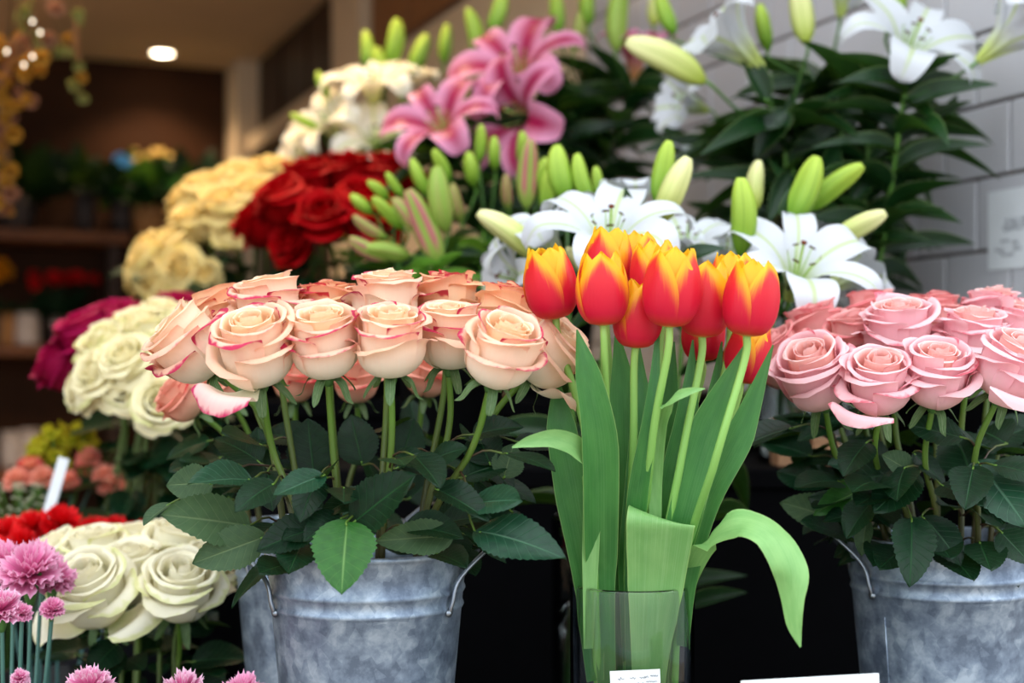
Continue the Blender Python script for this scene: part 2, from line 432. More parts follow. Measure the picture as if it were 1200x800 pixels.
def petal_chunk(t, hw, ang, rg, nu=13, nv=13, rag=0.0, prof=None, curl=1.0, mi=0, hk=1.0, tilt=0.0):
    """one rose petal round the z axis at angle ang; t 0 = heart, 1 = outermost"""
    if prof is None:
        prof = PROF_IN * (1 - 2 * t) + PROF_MID * 2 * t if t < 0.5 else PROF_MID * (2 - 2 * t) + PROF_OUT * (2 * t - 1)
    pr = cr(prof, 60)
    ss = np.linspace(0, 1, 60)
    ph1, ph2, ph3 = (rg.uniform(0, 6.28) for _ in range(3))
    skew = rg.uniform(-0.12, 0.12); hgt = rg.uniform(-0.03, 0.03) ; tip = rg.uniform(0.0, 0.06)
    cl = curl * rg.uniform(0.6, 1.3)
    u = np.linspace(-1, 1, nu)[None, :].repeat(nv, 0)
    v = np.linspace(0, 1, nv)[:, None].repeat(nu, 1)
    v = v ** 0.85
    jag = np.array([rg.uniform(-1, 1) for _ in range(nu)])[None, :] * rag
    top = 1 - 0.20 * np.abs(u) ** 2.4 + tip * np.exp(-(u / 0.16) ** 2) + jag
    s = np.clip(v * top, 0, 1.06)
    sc = np.clip(s, 0, 1)
    r = np.interp(sc, ss, pr[:, 0]); z = np.interp(sc, ss, pr[:, 1])
    if t > 0.3:                                           # scale how far the lip rolls over
        lip = np.clip((sc - 0.72) / 0.28, 0, 1)
        r0 = np.interp(0.72, ss, pr[:, 0]); z0 = np.interp(0.72, ss, pr[:, 1])
        r = np.where(sc > 0.72, r0 + (r - r0) * (0.55 + 0.45 * cl), r)
        z = z - lip ** 2 * 0.07 * (cl - 0.8) * t
    hwv = hw * (0.86 + 0.14 * np.sin(np.pi * np.clip(s, 0, 1)))
    phi = u * hwv + skew * s * hw
    r = r + 0.030 * u * s * (0.4 + 0.8 * t)
    side = np.clip((np.abs(u) - 0.62) / 0.38, 0, 1) ** 2
    r = r + 0.06 * side * np.clip((s - 0.35) / 0.5, 0, 1) * t
    r = r + 0.014 * np.sin(3.2 * u + ph1) * s ** 2 + 0.006 * np.sin(9 * u + ph3) * s ** 4
    z = z + hgt * s + 0.022 * np.sin(2.6 * u + ph2) * s ** 3 + 0.010 * np.sin(8 * u + ph1) * s ** 5 + (s - sc) * 0.4
    a = ang + phi
    z = z * (1 + (hk - 1) * np.clip(s * 1.6, 0, 1)) + tilt * u * s ** 1.5
    V = np.stack([r * np.cos(a), r * np.sin(a), z], -1).reshape(-1, 3)
    UV = np.stack([(u + 1) / 2, v], -1).reshape(-1, 2)
    return (V, grid_faces(nu, nv), UV, mi)

def rose_proto(kind, seed, mat, heart, rag=0.0, nu=13, nv=13, openness=1.0):
    """heart as one mesh, then each outer petal a mesh of its own: a tall ring, and a lower, uneven, rolled one"""
    rg = random.Random(seed)
    heart_chunks = []
    a0 = rg.uniform(0, 6.28)
    for k in range(4): heart_chunks.append(petal_chunk(0.02 + 0.06 * k, math.radians(120), a0 + k * 2.3, rg, nu, nv, hk=1.0 - 0.012 * k))
    for k in range(4): heart_chunks.append(petal_chunk(0.26 + 0.05 * k, math.radians(84), a0 + 0.6 + k * 1.66, rg, nu, nv, rag * .5, hk=rg.uniform(.93, 1.0)))
    core = mesh_from(kind + '_heart', heart_chunks, heart)
    petals = []
    for k in range(4):
        petals.append(mesh_from(kind + '_petal', [petal_chunk(0.50 + 0.05 * k, math.radians(72), a0 + 0.9 + k * 1.62 + rg.uniform(-.2, .2), rg, nu, nv, rag, curl=0.9 * openness, hk=rg.uniform(.93, 1.04), tilt=rg.uniform(-.08, .08))], mat))
    for k in range(3):
        petals.append(mesh_from(kind + '_petal', [petal_chunk(0.80 + 0.04 * k, math.radians(70), a0 + 0.2 + k * 2.1 + rg.uniform(-.25, .25), rg, nu, nv, rag, curl=1.2 * openness, hk=rg.uniform(.84, 1.0), tilt=rg.uniform(-.18, .18))], mat))
    for k in range(4):
        petals.append(mesh_from(kind + '_petal', [petal_chunk(0.96 + 0.02 * k, math.radians(rg.uniform(46, 60)), a0 + 1.2 + k * 1.62 + rg.uniform(-.3, .3), rg, nu, nv, rag * 1.3, curl=1.5 * openness, hk=rg.uniform(.60, .88), tilt=rg.uniform(-.22, .22))], mat))
    return dict(core=core, petals=petals, mat=mat, rag=rag)

def sepal_mesh(seed):
    rg = random.Random(seed)
    n, m = 12, 5
    path = cr([(.05, 0, -.03), (.18, 0, -.03), (.31, 0, -.08 - rg.uniform(0, .08)), (.40, 0, -.18 - rg.uniform(0, .12)), (.44 + rg.uniform(-.05, .1), 0, -.32)], n)
    V, UV = [], []
    for i in range(n):
        s = i / (n - 1); w = 0.075 * math.sin(math.pi * min(1, s * 0.85 + 0.15)) ** 0.8 * (1 if s < .98 else .1)
        for j in range(m):
            u = j / (m - 1) * 2 - 1
            V.append((path[i][0], u * w, path[i][2] + 0.05 * u * u * (1 - s))); UV.append(((u + 1) / 2, s))
    return mesh_from('sepal', [(V, grid_faces(m, n), UV, 0)], M['sepal'])
SEPALS = [sepal_mesh(i) for i in range(3)]
HIP = None

def guard_mesh(seed, mat, hw=40, drop=0.0):
    rg = random.Random(seed)
    pr = PROF_GUARD.copy(); pr[:, 1] -= np.linspace(0, 1, 7) ** 1.3 * drop
    return mesh_from('guard_petal', [petal_chunk(1.0, math.radians(hw), 0.0, rg, 13, 13, 0.02, prof=pr, curl=1.1)], mat)

def rose(name, label, cat, group, proto, head, axis, size, spin, base, rimpt, guards=(), petals=True, sepals=True, stem_r=0.0032):
    """a whole rose: base = foot of the stem, rimpt = where the stem passes the container's mouth"""
    ax = Vector(axis).normalized()
    bb = Vector(head) - ax * size * 0.48                     # receptacle
    root = thing(name, label, cat, base, group)
    Mb = T(bb) @ basis(ax, spin) @ Matrix.Scale(size, 4)
    pts = [Vector(base), Vector(rimpt), bb - ax * size * 0.9 + Vector((0, 0, -0.01)), bb - ax * size * 0.08]
    L = [(p - Vector(base)) for p in pts]
    path = cr(L, 22)
    hip = lathe([(0.001, -0.16), (.055, -0.15), (.085, -.09), (.09, -.03), (.05, .04), (.001, .05)], 10, 1)
    hv = [((basis(ax, spin) @ Matrix.Scale(size, 4)) @ Vector(p)) + bb - Vector(base) for p in hip[0]]
    st = put('stem', mesh_from(name + '_stem', [tube(L, [stem_r * 1.15, stem_r, stem_r * 0.95], 8, 22), ([tuple(p) for p in hv], hip[1], hip[2], 1)], [M['rose_stem'], M['calyx']]), root, T(base))
    bl = put('bloom', proto['core'], root, Mb)
    if petals:
        for pm in proto['petals']: put('petal', pm, bl, Mb)
    for (ang, gm) in guards: put('petal', gm, bl, Mb @ Matrix.Rotation(ang, 4, 'Z'))
    if sepals:
        for k in range(5):
            put('sepal', SEPALS[k % 3], bl, Mb @ Matrix.Rotation(k * 1.2566 + spin, 4, 'Z'))
    return root, st, [Vector(p) + Vector(base) for p in path]

# ------------------------------------------------------------------ leaves
def rose_leaf_mesh(name, seed, mat, fold=0.16, droop=0.18, n=44, m=9, teeth=15):
    rg = random.Random(seed)
    V, UV = [], []
    tw = rg.uniform(-.1, .1)
    wav = rg.uniform(0, 6.28)
    for i in range(n):
        s = i / (n - 1)
        w = 0.5 * math.sin(math.pi * s ** 0.80) ** 0.72 if 0 < s < 1 else 0.0
        if s > 0.9: w *= 1 - 0.25 * (s - 0.9) / 0.1
        saw = (s * teeth) % 1.0
        for j in range(m):
            u = j / (m - 1) * 2 - 1
            e = w * (1 + (0.13 * (saw - 0.4) if abs(u) > 0.99 and 0.08 < s < 0.99 else 0))
            z = fold * abs(u) * w - droop * s * s + 0.03 * math.sin(5 * s + wav + 2 * u) * abs(u) + tw * u * w * s
            V.append((u * e, s, z)); UV.append(((u + 1) / 2, s))
    return mesh_from(name, [(V, grid_faces(m, n), UV, 0)], mat)
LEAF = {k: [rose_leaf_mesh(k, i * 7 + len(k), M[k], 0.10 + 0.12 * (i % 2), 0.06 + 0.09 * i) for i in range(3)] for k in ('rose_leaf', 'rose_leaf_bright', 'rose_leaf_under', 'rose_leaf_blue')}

def lance_mesh(name, seed, mat, fold=0.25, droop=0.3, n=16, m=5):
    V, UV = [], []
    rg = random.Random(seed); ph = rg.uniform(0, 6.28)
    for i in range(n):
        s = i / (n - 1)
        w = 0.5 * (math.sin(math.pi * s ** 0.75) ** 0.85 if 0 < s < 1 else 0.0) + (0.06 if s < 0.05 else 0)
        for j in range(m):
            u = j / (m - 1) * 2 - 1
            V.append((u * w, s, fold * abs(u) * w - droop * s ** 2.2 + 0.02 * math.sin(4 * s + ph))); UV.append(((u + 1) / 2, s))
    return mesh_from(name, [(V, grid_faces(m, n), UV, 0)], mat)
LANCE = {k: [lance_mesh(k, i, M[k], 0.3, 0.02 + 0.16 * i) for i in range(4)] for k in ('lily_leaf', 'lily_leaf_fresh')}

def leaf_matrix(base, tip, width, normal=(0, -0.8, 0.6)):
    b = np.array(base, float); y = np.array(tip, float) - b
    L = np.linalg.norm(y); yn = y / L
    z = np.array(normal, float); z = unit(z - yn * np.dot(z, yn)); x = np.cross(yn, z)
    return Matrix(((x[0] * width, y[0], z[0] * L, b[0]), (x[1] * width, y[1], z[1] * L, b[1]), (x[2] * width, y[2], z[2] * L, b[2]), (0, 0, 0, 1)))

def add_leaf(parent, mesh, base, tip, width, normal=(0, -0.8, 0.6), stalk_from=None, name='leaf', stalk_mat='rose_stem', r=0.0011):
    lf = put(name, mesh, parent, leaf_matrix(base, tip, width, normal))
    if stalk_from is not None:
        o = Vector(stalk_from); b = Vector(base)
        if (o - b).length > 0.004:
            md = (o + b) / 2 + Vector((0, 0, 0.15 * (o - b).length))
            Ml = leaf_matrix(base, tip, width, normal)
            me = mesh_from('petiole', [tube([o - b, md - b, Vector((0, 0, 0)), (Vector(tip) - b) * 0.08], r, 5, 8)], M[stalk_mat])
            put('petiole', me, parent, T(b))
    return lf

def nearest(path, p):
    return min(path, key=lambda q: (q - Vector(p)).length)

def scatter_leaves(stem, path, n, z0, z1, kind, rg, size=(0.045, 0.07), centre=None, spread=0.03, aspect=0.72):
    for _ in range(n):
        zt = rg.uniform(z0, z1)
        q = min(path, key=lambda p: abs(p.z - zt))
        out = Vector((q.x - centre[0], q.y - centre[1], 0)) if centre else Vector((0, 0, 0))
        if out.length < 1e-3: out = Vector((rg.uniform(-1, 1), rg.uniform(-1, 1), 0))
        out.normalize()
        d = Vector((out.x + rg.uniform(-.9, .9), out.y + rg.uniform(-.9, .9), rg.uniform(-.25, .6))).normalized()
        b = q + d * spread * rg.uniform(0.4, 1.2)
        L = rg.uniform(*size)
        d2 = (d + Vector((rg.uniform(-.5, .5), rg.uniform(-.5, .5), rg.uniform(-.6, .2)))).normalized()
        add_leaf(stem, rg.choice(LEAF[kind]), b, b + d2 * L, L * aspect, (d.x * 0.7, d.y * 0.7 - 0.35, 0.75), q)

# ------------------------------------------------------------------ ribbon leaves (tulips)
def ribbon(name, pts, widths, rolls, mat, cup=0.25, n=30, m=7, face=(0, -1, 0.15), carry=False):
    """long blade along a 3-D path; rolls (degrees) turn it about its length, 0 = broad side towards 'face'"""
    c = cr([tuple(p) for p in pts], n)
    k = np.linspace(0, 1, n)
    w = np.interp(k, np.linspace(0, 1, len(widths)), widths)
    ro = np.radians(np.interp(k, np.linspace(0, 1, len(rolls)), rolls))
    tg = np.gradient(c, axis=0)
    V, UV = [], []
    prev = None
    for i in range(n):
        t = unit(tg[i]); f = np.array(face if (prev is None or not carry) else prev, float); f = f - t * np.dot(f, t)
        if np.linalg.norm(f) < 0.25 and prev is not None: f = prev - t * np.dot(prev, t)
        f = unit(f)
        if prev is not None and np.dot(prev, f) < 0: f = -f
        prev = f
        x = np.cross(t, f)
        xl = math.cos(ro[i]) * x + math.sin(ro[i]) * f
        fn = -math.sin(ro[i]) * x + math.cos(ro[i]) * f
        for j in range(m):
            u = j / (m - 1) * 2 - 1
            V.append(c[i] + xl * u * w[i] * 0.5 + fn * cup * (u * u - 0.3) * w[i] * 0.5)
            UV.append(((u + 1) / 2, k[i]))
    return mesh_from(name, [(V, grid_faces(m, n), UV, 0)], mat)

# ------------------------------------------------------------------ tulip
def tulip_petal(seed, inner):
    rg = random.Random(seed)
    nu, nv = 11, 16
    sc = 0.90 if inner else 1.0
    prof = np.array([(.05, 0), (.23, .05), (.345, .22), (.38, .45), (.355, .68), (.29, .88), (.215 + rg.uniform(-.02, .04), 1.0 + rg.uniform(-.02, .03))]) * (sc, 1.0 if not inner else 1.03)
    pr = cr(prof, 60); ss = np.linspace(0, 1, 60)
    W = math.radians(70 if not inner else 62)
    ph = rg.uniform(0, 6.28)
    V, UV = [], []
    for i in range(nv):
        s = i / (nv - 1)
        w = 1.0 if s < .36 else max(0.03, 1 - ((s - .36) / .64) ** 2.1) ** 0.78
        r0 = np.interp(s, ss, pr[:, 0]); z0 = np.interp(s, ss, pr[:, 1])
        for j in range(nu):
            u = j / (nu - 1) * 2 - 1
            a = u * W * w
            r = r0 + 0.015 * u * s + 0.02 * max(0, abs(u) - .5) * s * (0 if inner else 1.4) - 0.012 * math.exp(-(u / .12) ** 2) * math.sin(math.pi * s)
            r += 0.010 * math.sin(4 * u + ph) * s
            V.append((r * math.cos(a), r * math.sin(a), z0 + 0.012 * math.sin(7 * u + ph) * s ** 3)); UV.append(((u + 1) / 2, s))
    return mesh_from('tulip_petal', [(V, grid_faces(nu, nv), UV, 0)], M['tulip_in' if inner else 'tulip'])
TULIP_OUT = [tulip_petal(i, False) for i in range(4)]
TULIP_IN = [tulip_petal(i + 20, True) for i in range(4)]
OVARY = mesh_from('ovary', [lathe([(0.001, 0), (.06, .02), (.07, .2), (.05, .4), (.08, .44), (.001, .46)], 10)], M['pistil'])

# ------------------------------------------------------------------ lily
def lily_petal(seed, wide, mat, openness=1.0):
    rg = random.Random(seed)
    nu, nv = 9, 22
    o = openness
    prof = np.array([(.035, 0), (.085, .22), (.19 * (0.6 + 0.4 * o), .45), (.40 * o ** 0.5, .64 + 0.06 * (1 - o)), (.64 * o ** 0.8, .72 + 0.2 * (1 - o)), (.86 * o, .70 + 0.45 * (1 - o)), (.99 * o, .56 + rg.uniform(-.06, .06) + 0.7 * (1 - o)), (1.0 * o - 0.02, .44 + rg.uniform(-.08, .05) + 0.9 * (1 - o))])
    c = cr(prof, nv); tg = np.gradient(c, axis=0)
    W = 0.30 if wide else 0.215
    ph = rg.uniform(0, 6.28); tw = rg.uniform(-.12, .12)
    V, UV = [], []
    for i in range(nv):
        s = i / (nv - 1)
        w = W * (0.24 + 0.76 * min(1, s / .5)) if s < .5 else W * max(0.0, 1 - ((s - .5) / .5) ** 2.3)
        if s == 1: w = 0.008
        n = unit((-tg[i][1], tg[i][0]))
        for j in range(nu):
            u = j / (nu - 1) * 2 - 1
            off = (0.30 * u * u * w * (1 - 0.8 * s) + 0.02 * math.exp(-(u / .2) ** 2) * -1 * math.sin(math.pi * s))
            off += (0.03 if wide else 0.012) * math.sin(9 * s + ph + (1.5 if u > 0 else 0)) * abs(u) ** 2 * math.sin(math.pi * s)
            V.append((c[i][0] + n[0] * off, u * w + tw * s * s * 0.5, c[i][1] + n[1] * off)); UV.append(((u + 1) / 2, s))
    return mesh_from('lily_petal', [(V, grid_faces(nu, nv), UV, 0)], mat)

def lily_protos(mat, key):
    return {o: dict(wide=[lily_petal(hash_(key) + i, True, mat, ov) for i in range(3)], slim=[lily_petal(hash_(key) + 9 + i, False, mat, ov) for i in range(3)]) for o, ov in (('open', 1.0), ('half', 0.72), ('shut', 0.42))}
def hash_(s): return sum(ord(ch) for ch in s)
LILY = {k: lily_protos(M['lily_' + k], k) for k in ('white', 'cream', 'pink')}

def lily_centre():
    ch = [tube([(0, 0, 0), (.02, .0, .4), (.05, .03, .82)], [.018, .016, .02], 7, 10, mi=0), ]
    tip = lathe([(.001, -.02), (.035, -.01), (.04, .01), (.001, .03)], 8, 1)
    ch.append(([(p[0] + .05, p[1] + .03, p[2] + .83) for p in tip[0]], tip[1], tip[2], 1))
    for k in range(6):
        a = k * math.pi / 3 + .4; c_, s_ = math.cos(a), math.sin(a)
        e = (.20 * c_, .20 * s_, .70)
        ch.append(tube([(0.02 * c_, .02 * s_, 0), (.09 * c_, .09 * s_, .4), e], [.010, .007], 5, 8, mi=0))
        an = lathe([(.001, -.05), (.018, -.03), (.018, .03), (.001, .05)], 6, 1)
        ch.append(([(e[0] + p[2] * -s_, e[1] + p[2] * c_, e[2] + p[0] * .9) if True else p for p in an[0]], an[1], an[2], 1))
    return mesh_from('lily_centre', ch, [M['pistil'], M['anther']])
LILY_CENTRE = lily_centre()

def bud_mesh(mat, seed, fat=0.18, split=False):
    rg = random.Random(seed)
    seg, n = 18, 18
    V, UV = [], []
    for i in range(n):
        s = i / (n - 1)
        r = fat * max(0.10, (1 - abs((s - .52) / .52) ** 2.5)) ** 0.62 * (1.06 - 0.16 * s)
        for j in range(seg):
            a = 2 * math.pi * j / seg
            rr = r * (1 + 0.10 * math.cos(3 * a) - 0.05 * math.cos(6 * a))
            V.append((rr * math.cos(a) + 0.05 * math.sin(math.pi * s), rr * math.sin(a), s)); UV.append((j / seg, s))
    F = grid_faces(seg, n, True)
    F.append(tuple(reversed(range(seg)))); F.append(tuple(range((n - 1) * seg, n * seg)))
    return mesh_from('bud', [(V, F, UV, 0)], mat)
BUD = {k: [bud_mesh(M['bud_' + k], i, 0.16 + 0.02 * i) for i in range(3)] for k in ('green', 'pale', 'pink')}

def lily_stem(name, label, cat, group, base, joint, kind, blooms=(), buds=(), leaves=0, leaf_kind='lily_leaf', rg=None, leaf_len=(0.08, 0.13), zr=None, hand_leaves=(), stem_r=0.0042):
    """blooms: (point, axis, size, openness, spin); buds: (base point, tip point, kind); joint = where the flower stalks branch"""
    rg = rg or random.Random(3)
    base = Vector(base); joint = Vector(joint)
    root = thing(name, label, cat, base, group)
    mid = base.lerp(joint, 0.5) + Vector((rg.uniform(-.01, .01), rg.uniform(-.01, .01), 0))
    path = cr([base, mid, joint], 20)
    ch = [tube([Vector((0, 0, 0)), mid - base, joint - base], [stem_r, stem_r * .8], 8, 16)]
    ends = []
    for (p, ax, size, op, spin) in blooms:
        a = Vector(ax).normalized(); ends.append((Vector(p), a))
    for (b, t, k) in buds:
        ends.append((Vector(b), (Vector(t) - Vector(b)).normalized()))
    for (b, a) in ends:
        j = joint - base - Vector((0, 0, rg.uniform(0, 0.02)))
        e = b - base
        ch.append(tube([j, j.lerp(e, .55) + Vector((0, 0, -.004)), e - a * 0.012, e + a * 0.002], [stem_r * .7, stem_r * .55, stem_r * .6], 6, 10))
    st = put('stem', mesh_from(name + '_stem', ch, M['lily_stem']), root, T(base))
    for (p, ax, size, op, spin) in blooms:
        Mb = T(p) @ basis(ax, spin) @ Matrix.Scale(size, 4)
        c = put('bloom', LILY_CENTRE, root, Mb)
        pr = LILY[kind][op]
        for k in range(3):
            put('petal', pr['slim'][k], c, Mb @ Matrix.Rotation(k * 2.0944, 4, 'Z'))
            put('petal', pr['wide'][k], c, Mb @ Matrix.Rotation(k * 2.0944 + 1.0472, 4, 'Z') @ T((0.0, 0, 0.006)))
    for i, (b, t, k) in enumerate(buds):
        v = Vector(t) - Vector(b)
        put('bud', BUD[k][i % 3], root, T(b) @ basis(v, rg.uniform(0, 6)) @ Matrix.Scale(v.length, 4))
    zr = zr or (base.z + 0.15, joint.z)
    for i in range(leaves):
        zt = zr[0] + (zr[1] - zr[0]) * (i + rg.random()) / leaves
        q = Vector(min(path, key=lambda p: abs(p[2] - zt)))
        a = i * 2.4 + rg.uniform(-.4, .4)
        d = Vector((math.cos(a), math.sin(a), rg.uniform(0.0, 0.7))).normalized()
        L = rg.uniform(*leaf_len)
        add_leaf(st, rg.choice(LANCE[leaf_kind]), q, q + d * L, L * rg.uniform(.20, .32), (-d.x * .4, -d.y * .4 - (.1 if i % 2 else 1.4), 1))
    for (b, t, w, nrm) in hand_leaves:
        add_leaf(st, rg.choice(LANCE[leaf_kind]), b, t, w, nrm, Vector(min(path, key=lambda p: (Vector(p) - Vector(b)).length)), stalk_mat='lily_stem', r=.002)
    return root, st, path

# ------------------------------------------------------------------ carnation
def carnation_mesh(name, seed, mat, rings=((0.15, 5, .80), (0.34, 7, .55), (.42, 9, .33), (.5, 11, .12), (.5, 9, -.05))):
    rg = random.Random(seed)
    ch = []
    for R, cnt, el in rings:
        for k in range(cnt):
            a = 2 * math.pi * (k + rg.random() * .5) / cnt
            nu, nv = 13, 5
            hw = math.radians(150 / cnt + 14)
            V, UV = [], []
            e = math.radians(90 * el + rg.uniform(-8, 8))
            L = 0.5 * rg.uniform(.85, 1.08)
            for i in range(nv):
                s = i / (nv - 1)
                for j in range(nu):
                    u = j / (nu - 1) * 2 - 1
                    rr = L * s * (1 - .12 * u * u) + (0.028 * (1 if j % 2 else -1) + rg.uniform(-.014, .014)) * s ** 4
                    z = rr * math.sin(e) + .25 + 0.05 * math.sin(u * 9 + k) * s ** 2
                    h = rr * math.cos(e)
                    V.append((h * math.cos(a + u * hw), h * math.sin(a + u * hw), z)); UV.append(((u + 1) / 2, s))
            ch.append((V, grid_faces(nu, nv), UV, 0))
    return mesh_from(name, ch, mat)
CALYX = mesh_from('calyx', [lathe([(0.001, -.28), (.06, -.27), (.10, -.1), (.13, .1), (.17, .27), (.10, .26)], 12)], M['calyx'])

def carnation(name, label, cat, group, bloom_mesh, head, axis, size, base, rimpt, spin=0, stem='carn_stem', stem_r=0.0022, leaves=2, rg=None):
    ax = Vector(axis).normalized()
    base = Vector(base)
    root = thing(name, label, cat, base, group)
    bb = Vector(head) - ax * size * .4
    Mb = T(bb) @ basis(ax, spin) @ Matrix.Scale(size, 4)
    L = [p - base for p in (base, Vector(rimpt), bb - ax * size * .5 - Vector((0, 0, size * .2)), bb - ax * size * .2)]
    st = put('stem', mesh_from(name + '_stem', [tube(L, stem_r, 7, 18)], M[stem]), root, T(base))
    bl = put('bloom', bloom_mesh, root, Mb)
    put('calyx', CALYX, root, Mb)
    return root, st, [Vector(p) + base for p in cr(L, 20)]

# ------------------------------------------------------------------ the shop: its own axes run 23 degrees off the view
DX, DY = -0.3872, 0.9220           # along the right-hand wall, into the shop
LX, LY = -0.9220, -0.3872          # away from that wall, to the left
OX, OY = 0.726, 2.2                # a point on the right-hand wall
CEIL = 2.60
ROOM = Matrix(((LX, DX, 0, OX), (LY, DY, 0, OY), (0, 0, 1, 0), (0, 0, 0, 1)))   # local x = b (left of the wall), y = a (depth)
BACK_A, LEFT_B, FRONT_A = 5.2, 4.2, 0.15

def wall_ab(px, py):
    """picture position -> (a, z) on the right-hand wall"""
    q = (px - 600.0) / FPX
    Y = (OX + 0.42 * OY) / (q + 0.42)
    return (Y - OY) / DY, CAM_Z - (py - HORIZON) / FPX * Y

M['plaster'] = simple_mat('cream_plaster', (226, 206, 176), 0.8, 0.2, var=0.05, scale=4)
M['ceiling'] = simple_mat('ceiling_paint', (222, 194, 158), 0.85, 0.2, var=0.05, scale=3)
M['back'] = simple_mat('dark_brown_wall', (58, 34, 18), 0.8, 0.2, var=0.15, scale=5)
M['tile'] = simple_mat('glazed_tile', (206, 206, 212), 0.16, 0.5, var=0.04, scale=5)
M['grout'] = simple_mat('grout', (120, 108, 100), 0.9, 0.1)
M['black_cloth'] = simple_mat('black_board', (4, 4, 6), 0.9, 0.08)
M['floor'] = simple_mat('grey_floor', (150, 134, 116), 0.6, 0.3, var=0.2, scale=3)
def wood_mat(name, a, b):
    t = NT(name)
    o = t.obj()
    nz = t.noise(3.0, 4, t.mapping(o, (2.0, 22.0, 22.0)))
    return t.done(t.bsdf(t.mix(t.step(nz, .3, .7), lin(a), lin(b)), 0.5, 0.3, normal=t.bump(nz, .2)))
M['wood'] = wood_mat('brown_wood', (104, 62, 34), (136, 86, 50))
M['wood_dark'] = wood_mat('dark_wood', (44, 30, 22), (66, 46, 34))
M['wood_mid'] = wood_mat('mid_wood', (130, 88, 54), (160, 112, 72))
M['paper'] = simple_mat('white_paper', (236, 240, 244), 0.7, 0.2, var=0.02)
M['ink'] = simple_mat('dark_ink', (52, 58, 78), 0.7, 0.2)
M['ink_blue'] = simple_mat('blue_ink', (60, 120, 160), 0.7, 0.2)
M['plastic'] = simple_mat('black_plastic', (20, 21, 24), 0.45, 0.4)
M['grey_plastic'] = simple_mat('grey_plastic', (58, 58, 66), 0.5, 0.4)
M['kraft'] = simple_mat('kraft_card', (168, 128, 96), 0.8, 0.2)

def rput(name, chunks, mat, parent=None):
    return put(name, flat(recalc(mesh_from(name, chunks, mat))), parent, ROOM)

struct(put('floor', flat(mesh_from('floor', [box(-5, 4, -3, 9, -0.1, 0.0)], M['floor']))))
struct(rput('ceiling', [box(-0.1, LEFT_B + .1, FRONT_A, BACK_A + .1, CEIL, CEIL + .12)], M['ceiling']))
struct(rput('wall_back', [box(-0.1, LEFT_B + .1, BACK_A, BACK_A + .1, 0, CEIL)], M['back']))
struct(rput('wall_left', [box(LEFT_B, LEFT_B + .1, FRONT_A, BACK_A, 0, CEIL)], M['plaster']))
wr = struct(rput('wall_right', [box(-0.1, 0.0, -0.62, BACK_A, 0, CEIL)], [M['grout']]))
# glazed tiles on the near part of the right-hand wall, running bond
TW, TH, GAP = 0.145, 0.112, 0.0055
tm = flat(recalc(mesh_from('tile', [box(0.0, 0.007, GAP / 2, TW - GAP / 2, GAP / 2, TH - GAP / 2, 0.0015)], M['tile'])))
for k in range(-2, 8):
    for i in range(-4, 9):
        a0 = 0.075 + TW * i + (TW / 2 if k % 2 == 0 else 0)
        put('tile', tm, wr, ROOM @ T((0.0, a0, 1.294 + TH * k)))
rput('dark_backing', [box(0.0, 0.012, -0.6, 1.39, 0.0, 1.066)], M['black_cloth'], wr)  # black sheet added to darken the wall seen between the rose stems
# cream plaster beyond the tiles, dark boarding at the far end, with pilasters, panels and a ledge
rput('plaster_face', [box(0.0, 0.012, 1.40, 3.5, 0.0, 2.22)], M['plaster'], wr)
rput('wood_panel', [box(0.0, 0.02, 3.5, BACK_A, 0.0, 2.18)], M['wood_dark'], wr)
struct(rput('trim_1', [box(0.0, 0.06, 3.14, 3.50, 0.0, CEIL - .002)], M['plaster']))
struct(rput('trim_2', [box(0.0, 0.07, 3.502, BACK_A - .26, 2.16, 2.235)], M['plaster']))
struct(rput('trim_3', [box(0.0, 0.12, BACK_A - .25, BACK_A - .002, 0, CEIL - .002)], M['plaster']))
for a0, a1 in ((3.56, 3.98), (4.02, 4.44), (4.48, 4.90)):
    pn = rput('dark_panel', [box(0.0, 0.025, a0, a1, 2.25, CEIL - .01, 0.006)], M['wood_dark'], wr)
for a0, a1 in ((1.75, 2.20), (2.23, 2.68), (2.71, 3.12)):
    rput('brown_panel', [box(0.0, 0.022, a0, a1, 2.24, CEIL - .01, 0.005)], M['wood_mid'], wr)

# ------------------------------------------------------------------ ceiling lamps
def lamp_emit():
    t = NT('lamp_glow'); e = t.n('ShaderNodeEmission'); e.inputs[0].default_value = (1.0, 0.80, 0.55, 1); e.inputs[1].default_value = 14.0
    return t.done(e.outputs[0])
M['lamp'] = lamp_emit()
M['lamp_rim'] = simple_mat('lamp_rim', (210, 200, 186), 0.4)
def downlight(x, y, watts, label, size=0.05, cone=125):
    o = thing('ceiling_downlight', label, 'lamp', (x, y, CEIL), 'ceiling downlights')
    put('rim', mesh_from('rim', [lathe([(size, 0), (size * 1.02, -.012), (size * 1.2, -.010), (size * 1.25, 0)], 28)], M['lamp_rim'], ), o, T((x, y, CEIL)))
    put('bulb', mesh_from('bulb', [lathe([(0.001, -.014), (size * .7, -.012), (size, -.004), (size, 0)], 28)], M['lamp']), o, T((x, y, CEIL)))
    ld = bpy.data.lights.new('downlight_beam', 'SPOT'); ld.energy = watts; ld.color = (1.0, 0.70, 0.42); ld.spot_size = math.radians(cone); ld.spot_blend = 0.7; ld.shadow_soft_size = 0.06
    lo = bpy.data.objects.new('downlight_beam', ld); C.objects.link(lo); lo.parent = o; lo.location = (0, 0, -.03)
downlight(-1.61, 6.55, 18, 'round bright downlight in the ceiling before the brown back wall')
downlight(-0.45, 2.75, 37, 'round downlight in the ceiling above the red roses', cone=76)
downlight(-1.25, 3.2, 26, 'round downlight in the ceiling above the hanging dried flowers')
downlight(-1.5, 4.7, 60, 'round downlight in the ceiling midway to the back shelves')

